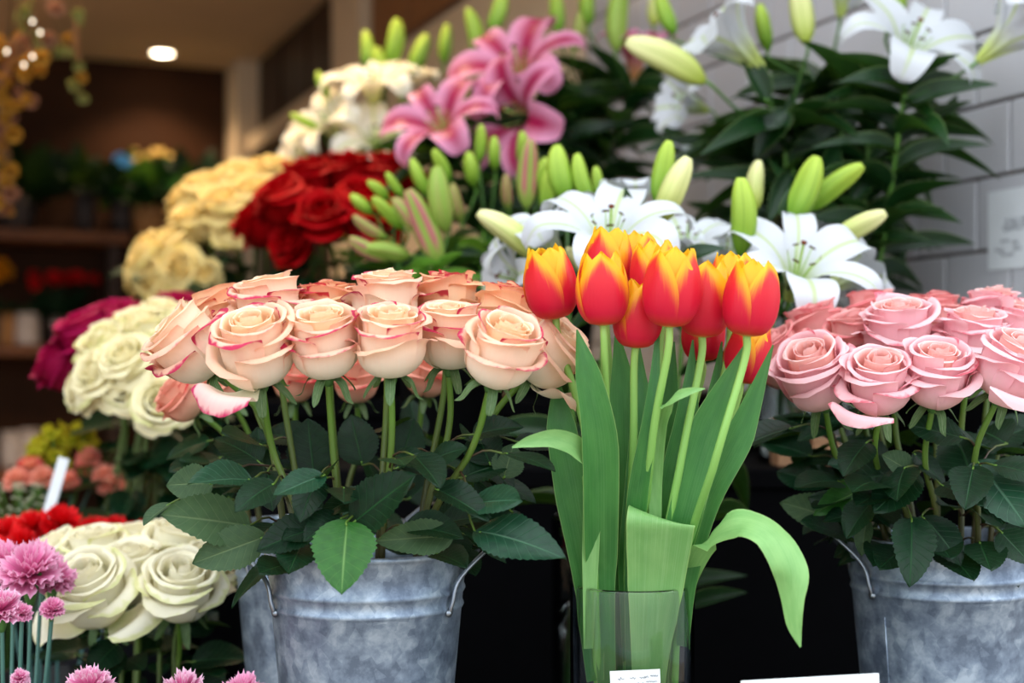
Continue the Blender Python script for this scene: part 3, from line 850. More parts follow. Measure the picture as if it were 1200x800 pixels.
# ------------------------------------------------------------------ benches
def bench(name, label, x0, x1, y0, y1, z):
    o = thing(name, label, 'bench', ((x0 + x1) / 2, (y0 + y1) / 2, 0))
    put('top', flat(mesh_from('top', [box(x0, x1, y0, y1, z - .03, z, .004)], M['black_cloth'])), o)
    put('front_board', flat(mesh_from('front_board', [box(x0 + .01, x1 - .01, y0 + .01, y0 + .03, 0, z - .03)], M['black_cloth'])), o)
    for x in (x0 + .01, x1 - .03):
        put('side_board', flat(mesh_from('side_board', [box(x, x + .02, y0 + .031, y1 - .01, 0, z - .03)], M['black_cloth'])), o)
BZ = 0.655
bench('display_bench', 'low black display bench under the galvanised buckets and tulip vase', -0.44, 0.74, 1.18, 2.0, BZ)
bench('display_riser', 'black riser behind the tulips carrying the tall lily vase', -0.40, 0.60, 2.03, 2.40, 0.97)
bench('display_stand', 'tall black stand carrying the red roses and pink lilies', -0.60, 0.33, 2.44, 3.08, 1.06)
bench('flower_bench', 'low black bench under the white roses and carnations', -1.15, -0.46, 1.25, 2.42, 0.42)

# ------------------------------------------------------------------ galvanised buckets
def galv():
    t = NT('galvanised_steel')
    o = t.obj()
    vor = t.n('ShaderNodeTexVoronoi'); vor.inputs['Scale'].default_value = 95; t.l(t.mapping(o, (1, 1, .8)), vor.inputs['Vector'])
    sep = t.n('ShaderNodeSeparateColor'); t.l(vor.outputs['Color'], sep.inputs[0])
    n1 = t.noise(30, 5, o, 0.65); n2 = t.noise(60, 3, o)
    f = t.math('ADD', t.math('MULTIPLY', n1, 0.75), t.math('ADD', t.math('MULTIPLY', sep.outputs[0], 0.10), t.math('MULTIPLY', n2, 0.15)))
    col = t.ramp(f, [(0.36, lin((104, 118, 138))), (0.5, lin((140, 156, 176))), (0.66, lin((184, 198, 212)))])
    ro = t.math('ADD', 0.34, t.math('MULTIPLY', n1, 0.26))
    return t.done(t.bsdf(col, ro, 0.5, 0.60, t.bump(t.math('ADD', n2, sep.outputs[0]), 0.06, 0.001)))
M['galv'] = galv()
M['wire'] = simple_mat('steel_wire', (150, 158, 168), 0.32, 0.5, 0.9, var=0.1)

def bucket(label, cx, cy, z, R=0.100, H=0.275, turn=0.0, group=None, seam=180):
    rb = R * 0.74
    def rad(h): return rb + (R - rb) * h / H
    prof = [(0.001, 0.004), (rb - .003, 0.004), (rb, 0.0)]
    def ridge(h):
        return [(rad(h - .0042), h - .0042), (rad(h - .002) + .0013, h - .002), (rad(h) + .0020, h), (rad(h + .002) + .0013, h + .002), (rad(h + .0042), h + .0042)]
    prof += [(rad(.03), .03), (rad(.1), .1), (rad(.16), .16)] + ridge(H - .052) + ridge(H - .036)
    prof += [(rad(H - .02), H - .02), (R, H - .004), (R + .002, H - .001), (R + .0035, H + .001), (R + .003, H + .0035), (R, H + .004), (R - .002, H + .001)]
    prof += [(rad(H - .05) - .002, H - .05), (rad(.1) - .002, .1), (rb - .002, .008), (.001, .008)]
    o = thing('galvanised_bucket', label, 'bucket', (cx, cy, z), group)
    Mw = T((cx, cy, z)) @ Matrix.Rotation(turn, 4, 'Z')
    put('body', mesh_from('bucket_body', [lathe(prof, 72)], M['galv']), o, Mw)
    h0 = H - .050
    put('seam', mesh_from('seam', [tube([(math.sin(math.radians(seam)) * rad(h), -math.cos(math.radians(seam)) * rad(h), h) for h in (.01, .1, .2)], .0009, 6, 6)], M['galv']), o, Mw)
    for s in (-1, 1):
        pts = []
        a = math.radians(60)
        f = (s * math.sin(a), -math.cos(a)); bk = (s * math.sin(a), math.cos(a))
        r0 = rad(h0) + .003
        pts = [(f[0] * r0, f[1] * r0, h0 - .004), (f[0] * (r0 + .003), f[1] * (r0 + .003), h0 + .006), (f[0] * (r0 + .012) , f[1] * (r0 - .004), h0 + .030),
               (s * (R + .030), -.030, h0 + .064), (s * (R + .036), -.016, h0 + .071), (s * (R + .036), .016, h0 + .071), (s * (R + .030), .030, h0 + .064),
               (bk[0] * (r0 + .012), bk[1] * (r0 - .004), h0 + .030), (bk[0] * (r0 + .003), bk[1] * (r0 + .003), h0 + .006), (bk[0] * r0, bk[1] * r0, h0 - .004)]
        hd = put('handle', mesh_from('handle', [tube(pts, .0022, 8, 50)], M['wire']), o, Mw)
        for q in (f, bk):
            rv = lathe([(.0045, 0), (.004, .0015), (.002, .003), (.001, .0032)], 10)
            put('rivet', mesh_from('rivet', [rv], M['wire']), hd, Mw @ T((q[0] * r0 * .99, q[1] * r0 * .99, h0 - .004)) @ basis((q[0], q[1], 0)))
    return o
B1 = (-0.1425, 1.40); B2 = (-0.222, 1.635); B3 = (0.455, 1.505)
BH, BR = 0.275, 0.098
bucket('galvanised bucket holding the peach roses, two ridges and wire handles', B1[0], B1[1], BZ, BR, BH)
bucket('galvanised bucket standing half hidden behind the peach rose bucket', B2[0], B2[1], BZ, BR, BH, 0.3)
bucket('galvanised bucket holding the pale pink roses by the tiled wall', B3[0], B3[1], BZ, BR, BH, -0.05, seam=-52)

def dark_bucket(label, cx, cy, z, R, H, mat='plastic'):
    o = thing('flower_bucket', label, 'bucket', (cx, cy, z))
    rb = R * .75
    put('body', mesh_from('dark_bucket', [lathe([(0.001, 0), (rb, 0), (R, H - .01), (R + .006, H - .01), (R + .006, H), (R - .003, H), (rb - .003, .004), (.001, .004)], 40)], M[mat]), o, T((cx, cy, z)))
    return o

# ------------------------------------------------------------------ glass
def glass_mat(name, col=(1, 1, 1, 1), rough=0.0):
    t = NT(name)
    b = t.n('ShaderNodeBsdfPrincipled'); b.inputs['Base Color'].default_value = col; b.inputs['Roughness'].default_value = rough
    b.inputs['Transmission Weight'].default_value = 1.0; b.inputs['IOR'].default_value = 1.45
    return t.done(b.outputs[0])
M['glass'] = glass_mat('clear_glass', (0.96, 0.985, 0.98, 1))
M['water'] = glass_mat('water', (0.95, 0.98, 0.97, 1)); M['water'].node_tree.nodes['Principled BSDF'].inputs['IOR'].default_value = 1.33
def vase(label, cx, cy, z, R, H, wall=0.0036, water=None, foot=1.0):
    o = thing('glass_vase', label, 'vase', (cx, cy, z))
    rb = R * foot
    prof = [(0.001, 0), (rb - .004, 0), (rb, .004), (R, H - .003), (R - wall * .15, H - .001), (R - wall * .5, H), (R - wall * .85, H - .001), (R - wall, H - .003), (rb - wall, .012), (rb - wall - .004, .009), (.001, .009)]
    put('body', mesh_from('vase_body', [lathe(prof, 64)], M['glass']), o, T((cx, cy, z)))
    if water:
        put('water', mesh_from('water', [lathe([(.001, .0095), (rb - wall - .005, .0096), (rb - wall - .0006, .013), (R - wall - .0006, water), (.001, water)], 48)], M['water']), o, T((cx, cy, z)))
    return o

# ------------------------------------------------------------------ peach roses in the front bucket
def foot_rim(head, c, base_z, rim_z, rim_r, base_k=0.30, rim_k=0.62):
    v = Vector((head[0] - c[0], head[1] - c[1])); L = v.length + 1e-6; v = v / L
    rb = min(L * base_k, rim_r * 0.62); rr = min(L * rim_k, rim_r * 0.80)
    return Vector((c[0] + v.x * rb, c[1] + v.y * rb, base_z)), Vector((c[0] + v.x * rr, c[1] + v.y * rr, rim_z))

PEACH = [rose_proto('peach_rose', 11 + 3 * i, M['peach'], M['peach_heart'], 0.012, 15, 15, (0.9, 1.1, 0.75)[i]) for i in range(3)]
PEACH += [rose_proto('peach_rose', 43 + i, M['amber'], M['amber'], 0.014, 13, 13, 1.0) for i in range(2)]
GUARD_PEACH = guard_mesh(4, M['peach_tipped'], 34, 0.06)
GUARD_PEACH2 = guard_mesh(5, M['peach'], 40, 0.0)
RZ = BZ + BH
FRONT_G = 'peach roses in the galvanised bucket'
peach_rows = [
    # px, py, d, axis, size, proto, spin, label, guards
    (224, 406, 1.36, (-.72, -.28, .72), .070, 1, 0.3, 'peach rose leaning furthest out over the white roses, petals edged magenta', ((2.6, GUARD_PEACH2),)),
    (299, 410, 1.29, (-.08, -.50, .85), .070, 0, 1.2, 'open peach rose with a loose pink-tipped petal hanging under it', ((-3.15, GUARD_PEACH),)),
    (381, 403, 1.29, (-.03, -.36, .93), .064, 2, 2.2, 'peach rose with a straight stem and two sepals hanging like a bow tie', ()),
    (458, 402, 1.28, (.02, -.30, .95), .063, 0, 3.6, 'upright cream-bottomed peach rose above the hanging pale green leaf', ()),
    (527, 394, 1.33, (.03, -.28, .95), .062, 1, 4.4, 'peach rose with a thin crimson edge on a reddish stem', ()),
    (588, 414, 1.27, (.30, -.42, .84), .064, 2, 0.9, 'peach rose with cream bottom and magenta lip leaning toward the tulips', ()),
    (641, 414, 1.36, (.66, -.20, .72), .064, 1, 5.0, 'peach rose touching the tulips, crimson tips on its low petals', ((-0.4, GUARD_PEACH2),)),
    (316, 362, 1.42, (-.15, -.12, 1), .066, 1, 2.0, 'peach rose rising behind the open rose with the loose petal', ()),
    (384, 366, 1.46, (-.05, .05, 1), .062, 3, 4.1, 'deep orange peach rose half hidden behind the front roses', ()),
    (452, 356, 1.42, (.0, -.10, 1), .066, 0, 5.5, 'broad flat-topped peach rose at the back of the bucket', ()),
    (524, 356, 1.46, (.05, .0, 1), .064, 4, 0.2, 'orange-tinted peach rose at the back of the bucket behind the crimson-edged one', ()),
    (592, 370, 1.42, (.25, .0, 1), .062, 3, 1.9, 'amber peach rose behind the one leaning toward the tulips', ()),
    (262, 372, 1.47, (-.35, -.05, .9), .060, 4, 3.0, 'small peach rose tucked behind the outermost leaning one', ()),
]
peach_stems = []
for (px, py, d, ax, sz, pr, sp, lab, gd) in peach_rows:
    h = P(px, py, d)
    b, r = foot_rim(h, B1, BZ + .012, RZ, BR)
    peach_stems.append(rose('peach_rose', lab, 'rose', FRONT_G, PEACH[pr], h, ax, sz, sp, b, r, gd))

def pleaf(i, kind, v, base, tip, w, nrm=(0, -.85, .5), stems=peach_stems):
    """hand-set leaf: base and tip as (px, py, depth), width in pixels at its depth"""
    B = P(*base); Tp = P(*tip); wd = w / FPX * (base[2] + tip[2]) / 2
    st, path = stems[i][1], stems[i][2]
    add_leaf(st, LEAF[kind][v], B, Tp, wd, nrm, nearest(path, B))
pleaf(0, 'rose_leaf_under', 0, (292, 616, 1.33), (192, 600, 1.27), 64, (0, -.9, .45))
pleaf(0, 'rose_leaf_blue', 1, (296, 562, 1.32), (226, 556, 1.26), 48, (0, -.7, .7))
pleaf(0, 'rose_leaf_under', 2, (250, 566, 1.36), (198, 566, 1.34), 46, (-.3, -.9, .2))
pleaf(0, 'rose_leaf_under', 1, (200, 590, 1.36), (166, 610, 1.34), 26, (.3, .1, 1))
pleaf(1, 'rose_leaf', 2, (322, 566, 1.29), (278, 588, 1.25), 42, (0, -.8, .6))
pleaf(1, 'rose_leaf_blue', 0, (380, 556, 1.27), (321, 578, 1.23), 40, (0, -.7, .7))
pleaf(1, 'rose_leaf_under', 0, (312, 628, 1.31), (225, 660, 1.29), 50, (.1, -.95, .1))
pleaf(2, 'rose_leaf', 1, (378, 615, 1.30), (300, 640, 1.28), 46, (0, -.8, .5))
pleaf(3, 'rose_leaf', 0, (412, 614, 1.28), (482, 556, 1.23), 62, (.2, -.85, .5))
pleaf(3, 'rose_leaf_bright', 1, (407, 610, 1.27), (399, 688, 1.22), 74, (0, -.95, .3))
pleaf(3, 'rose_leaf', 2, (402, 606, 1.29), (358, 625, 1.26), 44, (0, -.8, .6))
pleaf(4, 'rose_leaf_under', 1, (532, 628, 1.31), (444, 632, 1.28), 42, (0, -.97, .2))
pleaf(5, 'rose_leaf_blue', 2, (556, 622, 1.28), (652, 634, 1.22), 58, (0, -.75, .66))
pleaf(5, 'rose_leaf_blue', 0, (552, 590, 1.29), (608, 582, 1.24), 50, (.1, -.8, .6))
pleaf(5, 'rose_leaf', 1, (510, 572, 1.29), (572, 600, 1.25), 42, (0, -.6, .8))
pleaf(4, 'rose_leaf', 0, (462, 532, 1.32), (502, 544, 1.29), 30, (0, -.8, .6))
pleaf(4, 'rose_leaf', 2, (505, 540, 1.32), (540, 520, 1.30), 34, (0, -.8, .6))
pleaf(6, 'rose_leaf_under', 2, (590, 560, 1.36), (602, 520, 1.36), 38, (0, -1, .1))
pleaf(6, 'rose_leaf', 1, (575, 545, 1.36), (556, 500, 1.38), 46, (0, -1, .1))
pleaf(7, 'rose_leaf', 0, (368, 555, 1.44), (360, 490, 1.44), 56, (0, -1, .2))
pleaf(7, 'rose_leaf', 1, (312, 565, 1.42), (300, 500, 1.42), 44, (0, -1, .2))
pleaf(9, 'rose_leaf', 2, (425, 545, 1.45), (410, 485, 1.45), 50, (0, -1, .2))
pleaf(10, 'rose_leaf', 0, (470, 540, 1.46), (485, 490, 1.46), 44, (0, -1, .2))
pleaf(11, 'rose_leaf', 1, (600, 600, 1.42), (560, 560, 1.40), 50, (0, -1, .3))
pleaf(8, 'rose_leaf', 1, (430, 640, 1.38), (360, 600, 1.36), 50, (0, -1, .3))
lr = random.Random(5)
for i in range(len(peach_stems)):
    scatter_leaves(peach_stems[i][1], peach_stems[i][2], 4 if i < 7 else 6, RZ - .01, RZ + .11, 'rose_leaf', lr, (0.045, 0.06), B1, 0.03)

# coral roses in the bucket behind, seen under and between the peach ones
CORAL = [rose_proto('coral_rose', 61 + i, M['coral'], M['coral'], 0.01, 9, 9) for i in range(2)]
coral_rows = [(214, 468, 1.60, (-.6, -.2, .5), 'coral rose hanging below the outermost peach rose'), (262, 452, 1.62, (-.4, -.2, .8), 'coral rose hidden behind the loose-petalled peach rose'), (345, 446, 1.64, (0, -.2, 1), 'coral rose glimpsed between the loose-petalled and bow-tie peach roses'),
    (418, 446, 1.60, (0, -.3, 1), 'coral rose glimpsed above the bright hanging leaf'), (500, 440, 1.62, (.2, -.2, 1), 'coral rose glimpsed beside the reddish peach stem')]
for i, (px, py, d, ax, lab) in enumerate(coral_rows):
    h = P(px, py, d); b, r = foot_rim(h, B2, BZ + .012, RZ, BR)
    _, st, pa = rose('coral_rose', lab, 'rose', 'coral roses in the bucket behind', CORAL[i % 2], h, ax, .050, i * 1.3, b, r)
    scatter_leaves(st, pa, 5, RZ - .02, RZ + .12, 'rose_leaf', lr, (0.05, 0.07), B2, 0.03)

# ------------------------------------------------------------------ pale pink roses in the right-hand bucket
PINK = [rose_proto('pink_rose', 31 + 5 * i, M['pink'], M['pink_heart'], 0.008, 13, 13, (0.9, 1.15, 1.0)[i]) for i in range(3)]
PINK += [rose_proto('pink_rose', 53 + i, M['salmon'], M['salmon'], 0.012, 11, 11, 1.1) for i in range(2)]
GUARD_PINK = guard_mesh(8, M['pink'], 38, -0.14)
PG = 'pale pink roses in the galvanised bucket by the tiled wall'
pink_rows = [
    (955, 440, 1.42, (-.35, -.45, .82), .070, 0, 0.4, 'dusty pink rose with brown-marked petal next to the outermost tulip', ()),
    (1031, 449, 1.37, (-.10, -.50, .85), .062, 1, 1.9, 'pink rose with one loose petal curling out at its side', ((-3.95, GUARD_PINK),)),
    (1098, 441, 1.37, (.0, -.45, .88), .062, 2, 3.1, 'tightly swirled pink rose with a wide rolled lip', ()),
    (1186, 430, 1.36, (.25, -.42, .86), .066, 0, 4.6, 'pink rose at the end of the bunch by the wall notice', ((-0.4, GUARD_PINK),)),
    (1053, 392, 1.48, (-.05, -.30, .95), .070, 2, 0.9, 'wide open pink rose in the middle of the bunch', ()),
    (1140, 398, 1.47, (.05, -.25, .95), .066, 1, 2.5, 'pink rose with deeper pink under-petals below the wall tiles', ()),
    (918, 420, 1.56, (-.55, -.15, .75), .064, 3, 5.2, 'dim warm-lit pink rose half hidden behind the outermost tulip', ()),
    (958, 390, 1.60, (-.25, -.10, .9), .064, 4, 1.0, 'warm-lit pink rose behind, under the white lily petals', ()),
    (1004, 398, 1.53, (-.15, -.20, .95), .062, 3, 2.2, 'warm-lit pink rose squeezed behind the open middle one', ()),
    (1022, 372, 1.62, (-.05, -.05, 1), .060, 4, 3.4, 'warm-lit pink rose low at the back of the bunch', ()),
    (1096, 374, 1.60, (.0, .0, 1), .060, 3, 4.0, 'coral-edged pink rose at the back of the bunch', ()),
    (1164, 370, 1.58, (.05, -.10, 1), .062, 1, 0.3, 'pink rose with a crimson lip standing highest against the tiles', ()),
    (1196, 388, 1.52, (.2, -.15, .95), .062, 2, 1.5, 'pink rose partly cut off behind the end rose', ()),
]
pink_stems = []
for (px, py, d, ax, sz, pr, sp, lab, gd) in pink_rows:
    h = P(px, py, d)
    b, r = foot_rim(h, B3, BZ + .012, RZ, BR)
    pink_stems.append(rose('pink_rose', lab, 'rose', PG, PINK[pr], h, ax, sz, sp, b, r, gd))
def kleaf(i, kind, v, base, tip, w, nrm=(0, -.85, .5)): pleaf(i, kind, v, base, tip, w, nrm, pink_stems)
kleaf(3, 'rose_leaf_blue', 0, (1145, 540, 1.40), (1204, 612, 1.34), 76, (.1, -.85, .5))
kleaf(1, 'rose_leaf', 1, (1068, 606, 1.40), (1070, 680, 1.35), 52, (0, -.95, .3))
kleaf(2, 'rose_leaf', 2, (1080, 604, 1.41), (1130, 652, 1.37), 50, (.2, -.9, .4))
kleaf(1, 'rose_leaf_under', 0, (1072, 556, 1.42), (1036, 532, 1.39), 34, (0, -.95, .3))
kleaf(2, 'rose_leaf', 0, (1070, 530, 1.42), (1110, 568, 1.40), 30, (.4, -.8, .4))
kleaf(0, 'rose_leaf_bright', 2, (1030, 566, 1.46), (960, 590, 1.43), 40, (0, -.8, .6))
kleaf(0, 'rose_leaf_blue', 1, (1022, 545, 1.47), (974, 540, 1.45), 40, (0, -.8, .6))
kleaf(0, 'rose_leaf_under', 2, (985, 612, 1.52), (925, 585, 1.50), 46, (0, -.9, .4))
kleaf(3, 'rose_leaf', 0, (1172, 622, 1.40), (1210, 660, 1.37), 44, (0, -.9, .4))
kleaf(2, 'rose_leaf', 1, (1140, 560, 1.45), (1118, 500, 1.47), 70, (0, -1, .2))
kleaf(3, 'rose_leaf', 2, (1180, 520, 1.45), (1150, 500, 1.47), 60, (0, -1, .2))
kleaf(0, 'rose_leaf', 0, (1020, 610, 1.45), (1050, 570, 1.43), 50, (0, -1, .3))
kleaf(0, 'rose_leaf_under', 1, (1016, 608, 1.44), (1008, 650, 1.43), 22, (-.5, -.9, .1))
for i in range(len(pink_stems)):
    scatter_leaves(pink_stems[i][1], pink_stems[i][2], 6 if i < 4 else 8, RZ - .01, RZ + .13, 'rose_leaf', lr, (0.05, 0.065), B3, 0.03)

# ------------------------------------------------------------------ tulips in the glass vase
TV = (P(741, 682, 1.375).x, 1.375)
TVH = 0.247
VRIM = BZ + TVH
vase('clear glass cylinder vase holding the red and yellow tulips', TV[0], TV[1], BZ, 0.0600, TVH, water=0.13)
TG = 'tulips in the glass vase'
def tulip(label, px, py, d, size, axis, spin, neck, base_off, stem_pts=()):
    """neck: lean of the stem; base_off: foot of the stem in the vase (x, y)"""
    h = P(px, py, d); ax = Vector(axis).normalized()
    bb = h - ax * size * .5
    base = Vector((TV[0] + base_off[0], TV[1] + base_off[1], BZ + .0098))
    root = thing('tulip', label, 'tulip', base, TG)
    mids = [Vector(P(*q)) for q in stem_pts]
    if not mids:
        mids = [base.lerp(bb, .45) + Vector((0, 0, .01))]
    L = [p - base for p in [base] + mids + [bb - ax * size * .35, bb + ax * size * .02]]
    st = put('stem', mesh_from('tulip_stem', [tube(L, [.0042, .0040, .0036, .0036], 10, 30)], M['tulip_stem']), root, T(base))
    Mb = T(bb) @ basis(ax, spin, (0, -1, 0)) @ Matrix.Scale(size, 4)
    bl = put('bloom', OVARY, root, Mb)
    for k in range(3):
        put('petal', TULIP_IN[(k + int(spin * 3)) % 4], bl, Mb @ Matrix.Rotation(k * 2.0944 + 1.0472, 4, 'Z'))
    for k in range(3):
        put('petal', TULIP_OUT[(k + int(spin * 3)) % 4], bl, Mb @ Matrix.Rotation(k * 2.0944, 4, 'Z'))
    return root, st
S1 = -math.pi / 2
tul = [
    tulip('red and yellow tulip touching the peach roses, turned with a deep cleft', 645, 333, 1.33, .066, (-.16, -.12, 1), 0.75, 0, (-.030, .0), ((697, 690, 1.345), (688, 520, 1.35))),
    tulip('red tulip with a broad crimson front petal on a straight stem', 706, 340, 1.29, .064, (-.04, -.10, 1), 1.50, 0, (-.018, -.004), ((712, 680, 1.365), (711, 520, 1.335))),
    tulip('tulip with two crimson front petals parted in a V', 787, 338, 1.27, .069, (.05, -.10, 1), 0.52, 0, (.010, -.012), ((752, 690, 1.362), (764, 520, 1.302))),
    tulip('pinkish red tulip beside the one with the V cleft', 826, 352, 1.31, .068, (.06, -.08, 1), 1.40, 0, (.022, -.015), ((775, 690, 1.34), (798, 540, 1.315))),
    tulip('tulip at the end of the bunch, yellow-cleft, next to the pink roses', 880, 351, 1.27, .066, (.10, -.06, 1), 0.25, 0, (.035, -.022), ((798, 690, 1.35), (838, 540, 1.272))),
    tulip('small low tulip, half yellow, nestled between the taller ones', 747, 369, 1.31, .061, (.05, -.15, 1), 1.95, 0, (-.005, .005), ((735, 680, 1.36), (742, 530, 1.33))),
    tulip('yellow-tipped tulip behind the broad crimson-fronted one', 713, 308, 1.39, .064, (.05, .0, 1), 0.9, 0, (-.015, .025), ((725, 680, 1.385), (722, 540, 1.39))),
    tulip('orange-yellow tulip mostly hidden in the middle of the bunch', 747, 309, 1.44, .060, (.0, .0, 1), 0.2, 0, (.0, .035), ((738, 680, 1.40), (744, 540, 1.42))),
    tulip('bright yellow-topped tulip peeping behind the V-cleft one', 768, 326, 1.36, .066, (-.10, .0, 1), 0.35, 0, (.012, .010), ((755, 680, 1.375), (760, 540, 1.37))),
    tulip('slim orange-red tulip just behind the yellow-cleft end tulip', 858, 338, 1.36, .064, (.05, .0, 1), 0.15, 0, (.030, .012), ((790, 690, 1.375), (812, 580, 1.37), (842, 470, 1.36))),
    tulip('low tulip drooping under the end tulip, red with yellow edge', 876, 414, 1.36, .058, (.22, -.05, 1), 0.6, 0, (.036, .020), ((795, 680, 1.38), (830, 560, 1.37))),
    tulip('crimson tulip base showing under the pinkish red one', 824, 390, 1.40, .056, (.05, .0, 1), 0.3, 0, (.018, .030), ((765, 680, 1.40), (790, 560, 1.40))),
]
def tleaf(i, pts, widths, rolls, mat='tulip_leaf', cup=0.25, face=(0, -1, .15), n=30, carry=False):
    me = ribbon('tulip_leaf', [P(*p) for p in pts], [w / FPX * 1.32 for w in widths], rolls, M[mat], cup, n=n, face=face, carry=carry)
    put('leaf', me, tul[i][0], Matrix.Identity(4))
# big upright blades, from the vase upwards
tleaf(1, [(714, 860, 1.352), (706, 700, 1.346), (704, 640, 1.334), (702, 520, 1.30), (688, 440, 1.288), (676, 386, 1.29)], [18, 30, 40, 44, 32, 2], [10, 5, 0, -10, -15, -20], cup=.35)
tleaf(0, [(698, 800, 1.35), (690, 690, 1.355), (672, 580, 1.35), (658, 500, 1.35), (652, 440, 1.36)], [20, 34, 44, 36, 3], [0, 0, 8, 10, 10])
tleaf(5, [(728, 800, 1.38), (728, 680, 1.38), (732, 560, 1.37), (730, 460, 1.37), (722, 382, 1.37)], [16, 26, 36, 34, 2], [0, 5, 10, 5, 0])
tleaf(2, [(740, 800, 1.35), (742, 690, 1.35), (748, 580, 1.32), (764, 480, 1.30), (772, 372, 1.31)], [14, 22, 26, 18, 2], [30, 30, 20, 15, 10])
tleaf(2, [(736, 780, 1.36), (738, 660, 1.36), (748, 560, 1.36), (752, 480, 1.36), (748, 400, 1.37)], [16, 30, 34, 26, 2], [-15, -10, -10, 0, 0])
tleaf(3, [(768, 800, 1.37), (772, 680, 1.36), (786, 570, 1.34), (806, 480, 1.34), (812, 398, 1.35)], [16, 24, 30, 26, 2], [0, 0, 0, 10, 10])
tleaf(4, [(770, 850, 1.36), (780, 700, 1.358), (798, 620, 1.325), (832, 500, 1.315), (872, 405, 1.31)], [18, 30, 40, 44, 2], [-5, -5, 0, 10, 20], cup=.3)
tleaf(4, [(800, 760, 1.35), (806, 680, 1.34), (826, 590, 1.33), (866, 510, 1.32), (906, 404, 1.32)], [14, 22, 34, 36, 2], [10, 5, 0, -5, -10], cup=.3)
tleaf(9, [(786, 780, 1.375), (792, 680, 1.37), (812, 570, 1.36), (834, 480, 1.36), (846, 400, 1.37)], [14, 22, 28, 22, 2], [0, 0, 0, 0, 0])
tleaf(8, [(752, 780, 1.39), (752, 660, 1.39), (772, 540, 1.40), (784, 470, 1.40), (790, 400, 1.40)], [14, 24, 30, 24, 2], [10, 10, 0, 0, 0])
tleaf(6, [(716, 790, 1.40), (714, 660, 1.40), (700, 540, 1.40), (694, 470, 1.40), (688, 400, 1.41)], [14, 24, 30, 24, 2], [0, 10, 0, 0, 0])
# blade bending over to the roses
tleaf(0, [(690, 760, 1.34), (692, 650, 1.335), (694, 560, 1.325), (680, 528, 1.30), (652, 514, 1.28), (622, 517, 1.27), (600, 524, 1.265)], [12, 20, 24, 26, 22, 14, 2], [0, 0, 10, 40, 50, 45, 40], 'tulip_leaf_pale', face=(0, -.7, .7))
# thin curl in the middle
tleaf(2, [(768, 610, 1.33), (768, 550, 1.325), (774, 490, 1.305), (788, 466, 1.275), (806, 458, 1.265), (826, 455, 1.26)], [14, 18, 20, 20, 14, 2], [0, 5, 10, 10, 10, 10], 'tulip_leaf_pale', face=(0, -.8, .6))
# broad folded-over blade in front and the long arching one
tleaf(2, [(758, 860, 1.345), (762, 760, 1.334), (768, 690, 1.330), (772, 640, 1.315), (774, 614, 1.306), (775, 606, 1.312), (776, 614, 1.324), (774, 650, 1.338), (770, 690, 1.348)], [30, 46, 66, 76, 80, 80, 78, 66, 30], [3, 3, 3, 3, 3, 3, 3, 3, 3], 'tulip_leaf_pale', cup=.06, face=(.06, -1, .0), n=60, carry=True)
tleaf(4, [(776, 850, 1.365), (796, 710, 1.362), (818, 652, 1.325), (846, 618, 1.27), (876, 612, 1.25), (906, 628, 1.235), (926, 664, 1.225), (928, 700, 1.225), (930, 730, 1.225), (938, 758, 1.225)], [20, 26, 26, 34, 46, 50, 42, 28, 20, 2], [-10, -20, -35, -20, 10, 20, 5, -35, -45, -30], 'tulip_leaf_pale', cup=.18, face=(0, -.75, .65), n=48)

# ------------------------------------------------------------------ white lilies behind the tulips
V2 = (P(725, 600, 1.80).x, 1.80)
vase('clear glass vase of white lily stems standing behind the tulip vase', V2[0], V2[1], BZ, 0.085, 0.27, water=0.15)
V2R = BZ + .27
def lb(px, py, d): return P(px, py, d)
WG = 'white lilies behind the tulips'
lg = random.Random(21)
def vfoot(c, k, r): return (c[0] + r * math.cos(k), c[1] + r * math.sin(k))
f = vfoot(V2, 3.4, .05)
lily_stem('white_lily', 'white lily with its wide open bloom just above the tulips', 'lily', WG, (f[0], f[1], BZ + .0098), P(715, 330, 1.74), 'white',
    blooms=[(P(712, 318, 1.70), (-.03, -.50, .82), .100, 'open', 0.25), (P(660, 315, 1.80), (-.55, -.1, .85), .090, 'open', 0.8)],
    buds=[(P(770, 240, 1.76), P(784, 165, 1.76), 'green'), (P(772, 262, 1.72), P(806, 184, 1.71), 'pale')],
    leaves=9, rg=lg, hand_leaves=[(P(752, 275, 1.72), P(730, 222, 1.70), .022, (-.5, -.8, .4)), (P(770, 300, 1.74), P(768, 262, 1.72), .03, (.3, -.9, .3))])
f = vfoot(V2, 2.6, .05)
lily_stem('white_lily', 'white lily drooping over the peach roses with a fat yellow-green bud', 'lily', WG, (f[0], f[1], BZ + .0098), P(665, 335, 1.82), 'white',
    blooms=[(P(640, 335, 1.82), (-.85, -.35, .10), .085, 'open', 0.1)],
    buds=[(P(632, 303, 1.74), P(560, 249, 1.74), 'pale'), (P(690, 325, 1.74), P(664, 290, 1.72), 'pale'), (P(664, 236, 1.90), P(652, 170, 1.90), 'green'), (P(692, 240, 1.90), P(676, 180, 1.90), 'green'), (P(702, 232, 1.95), P(698, 195, 1.95), 'green')],
    leaves=8, rg=lg)
f = vfoot(V2, 0.3, .05)
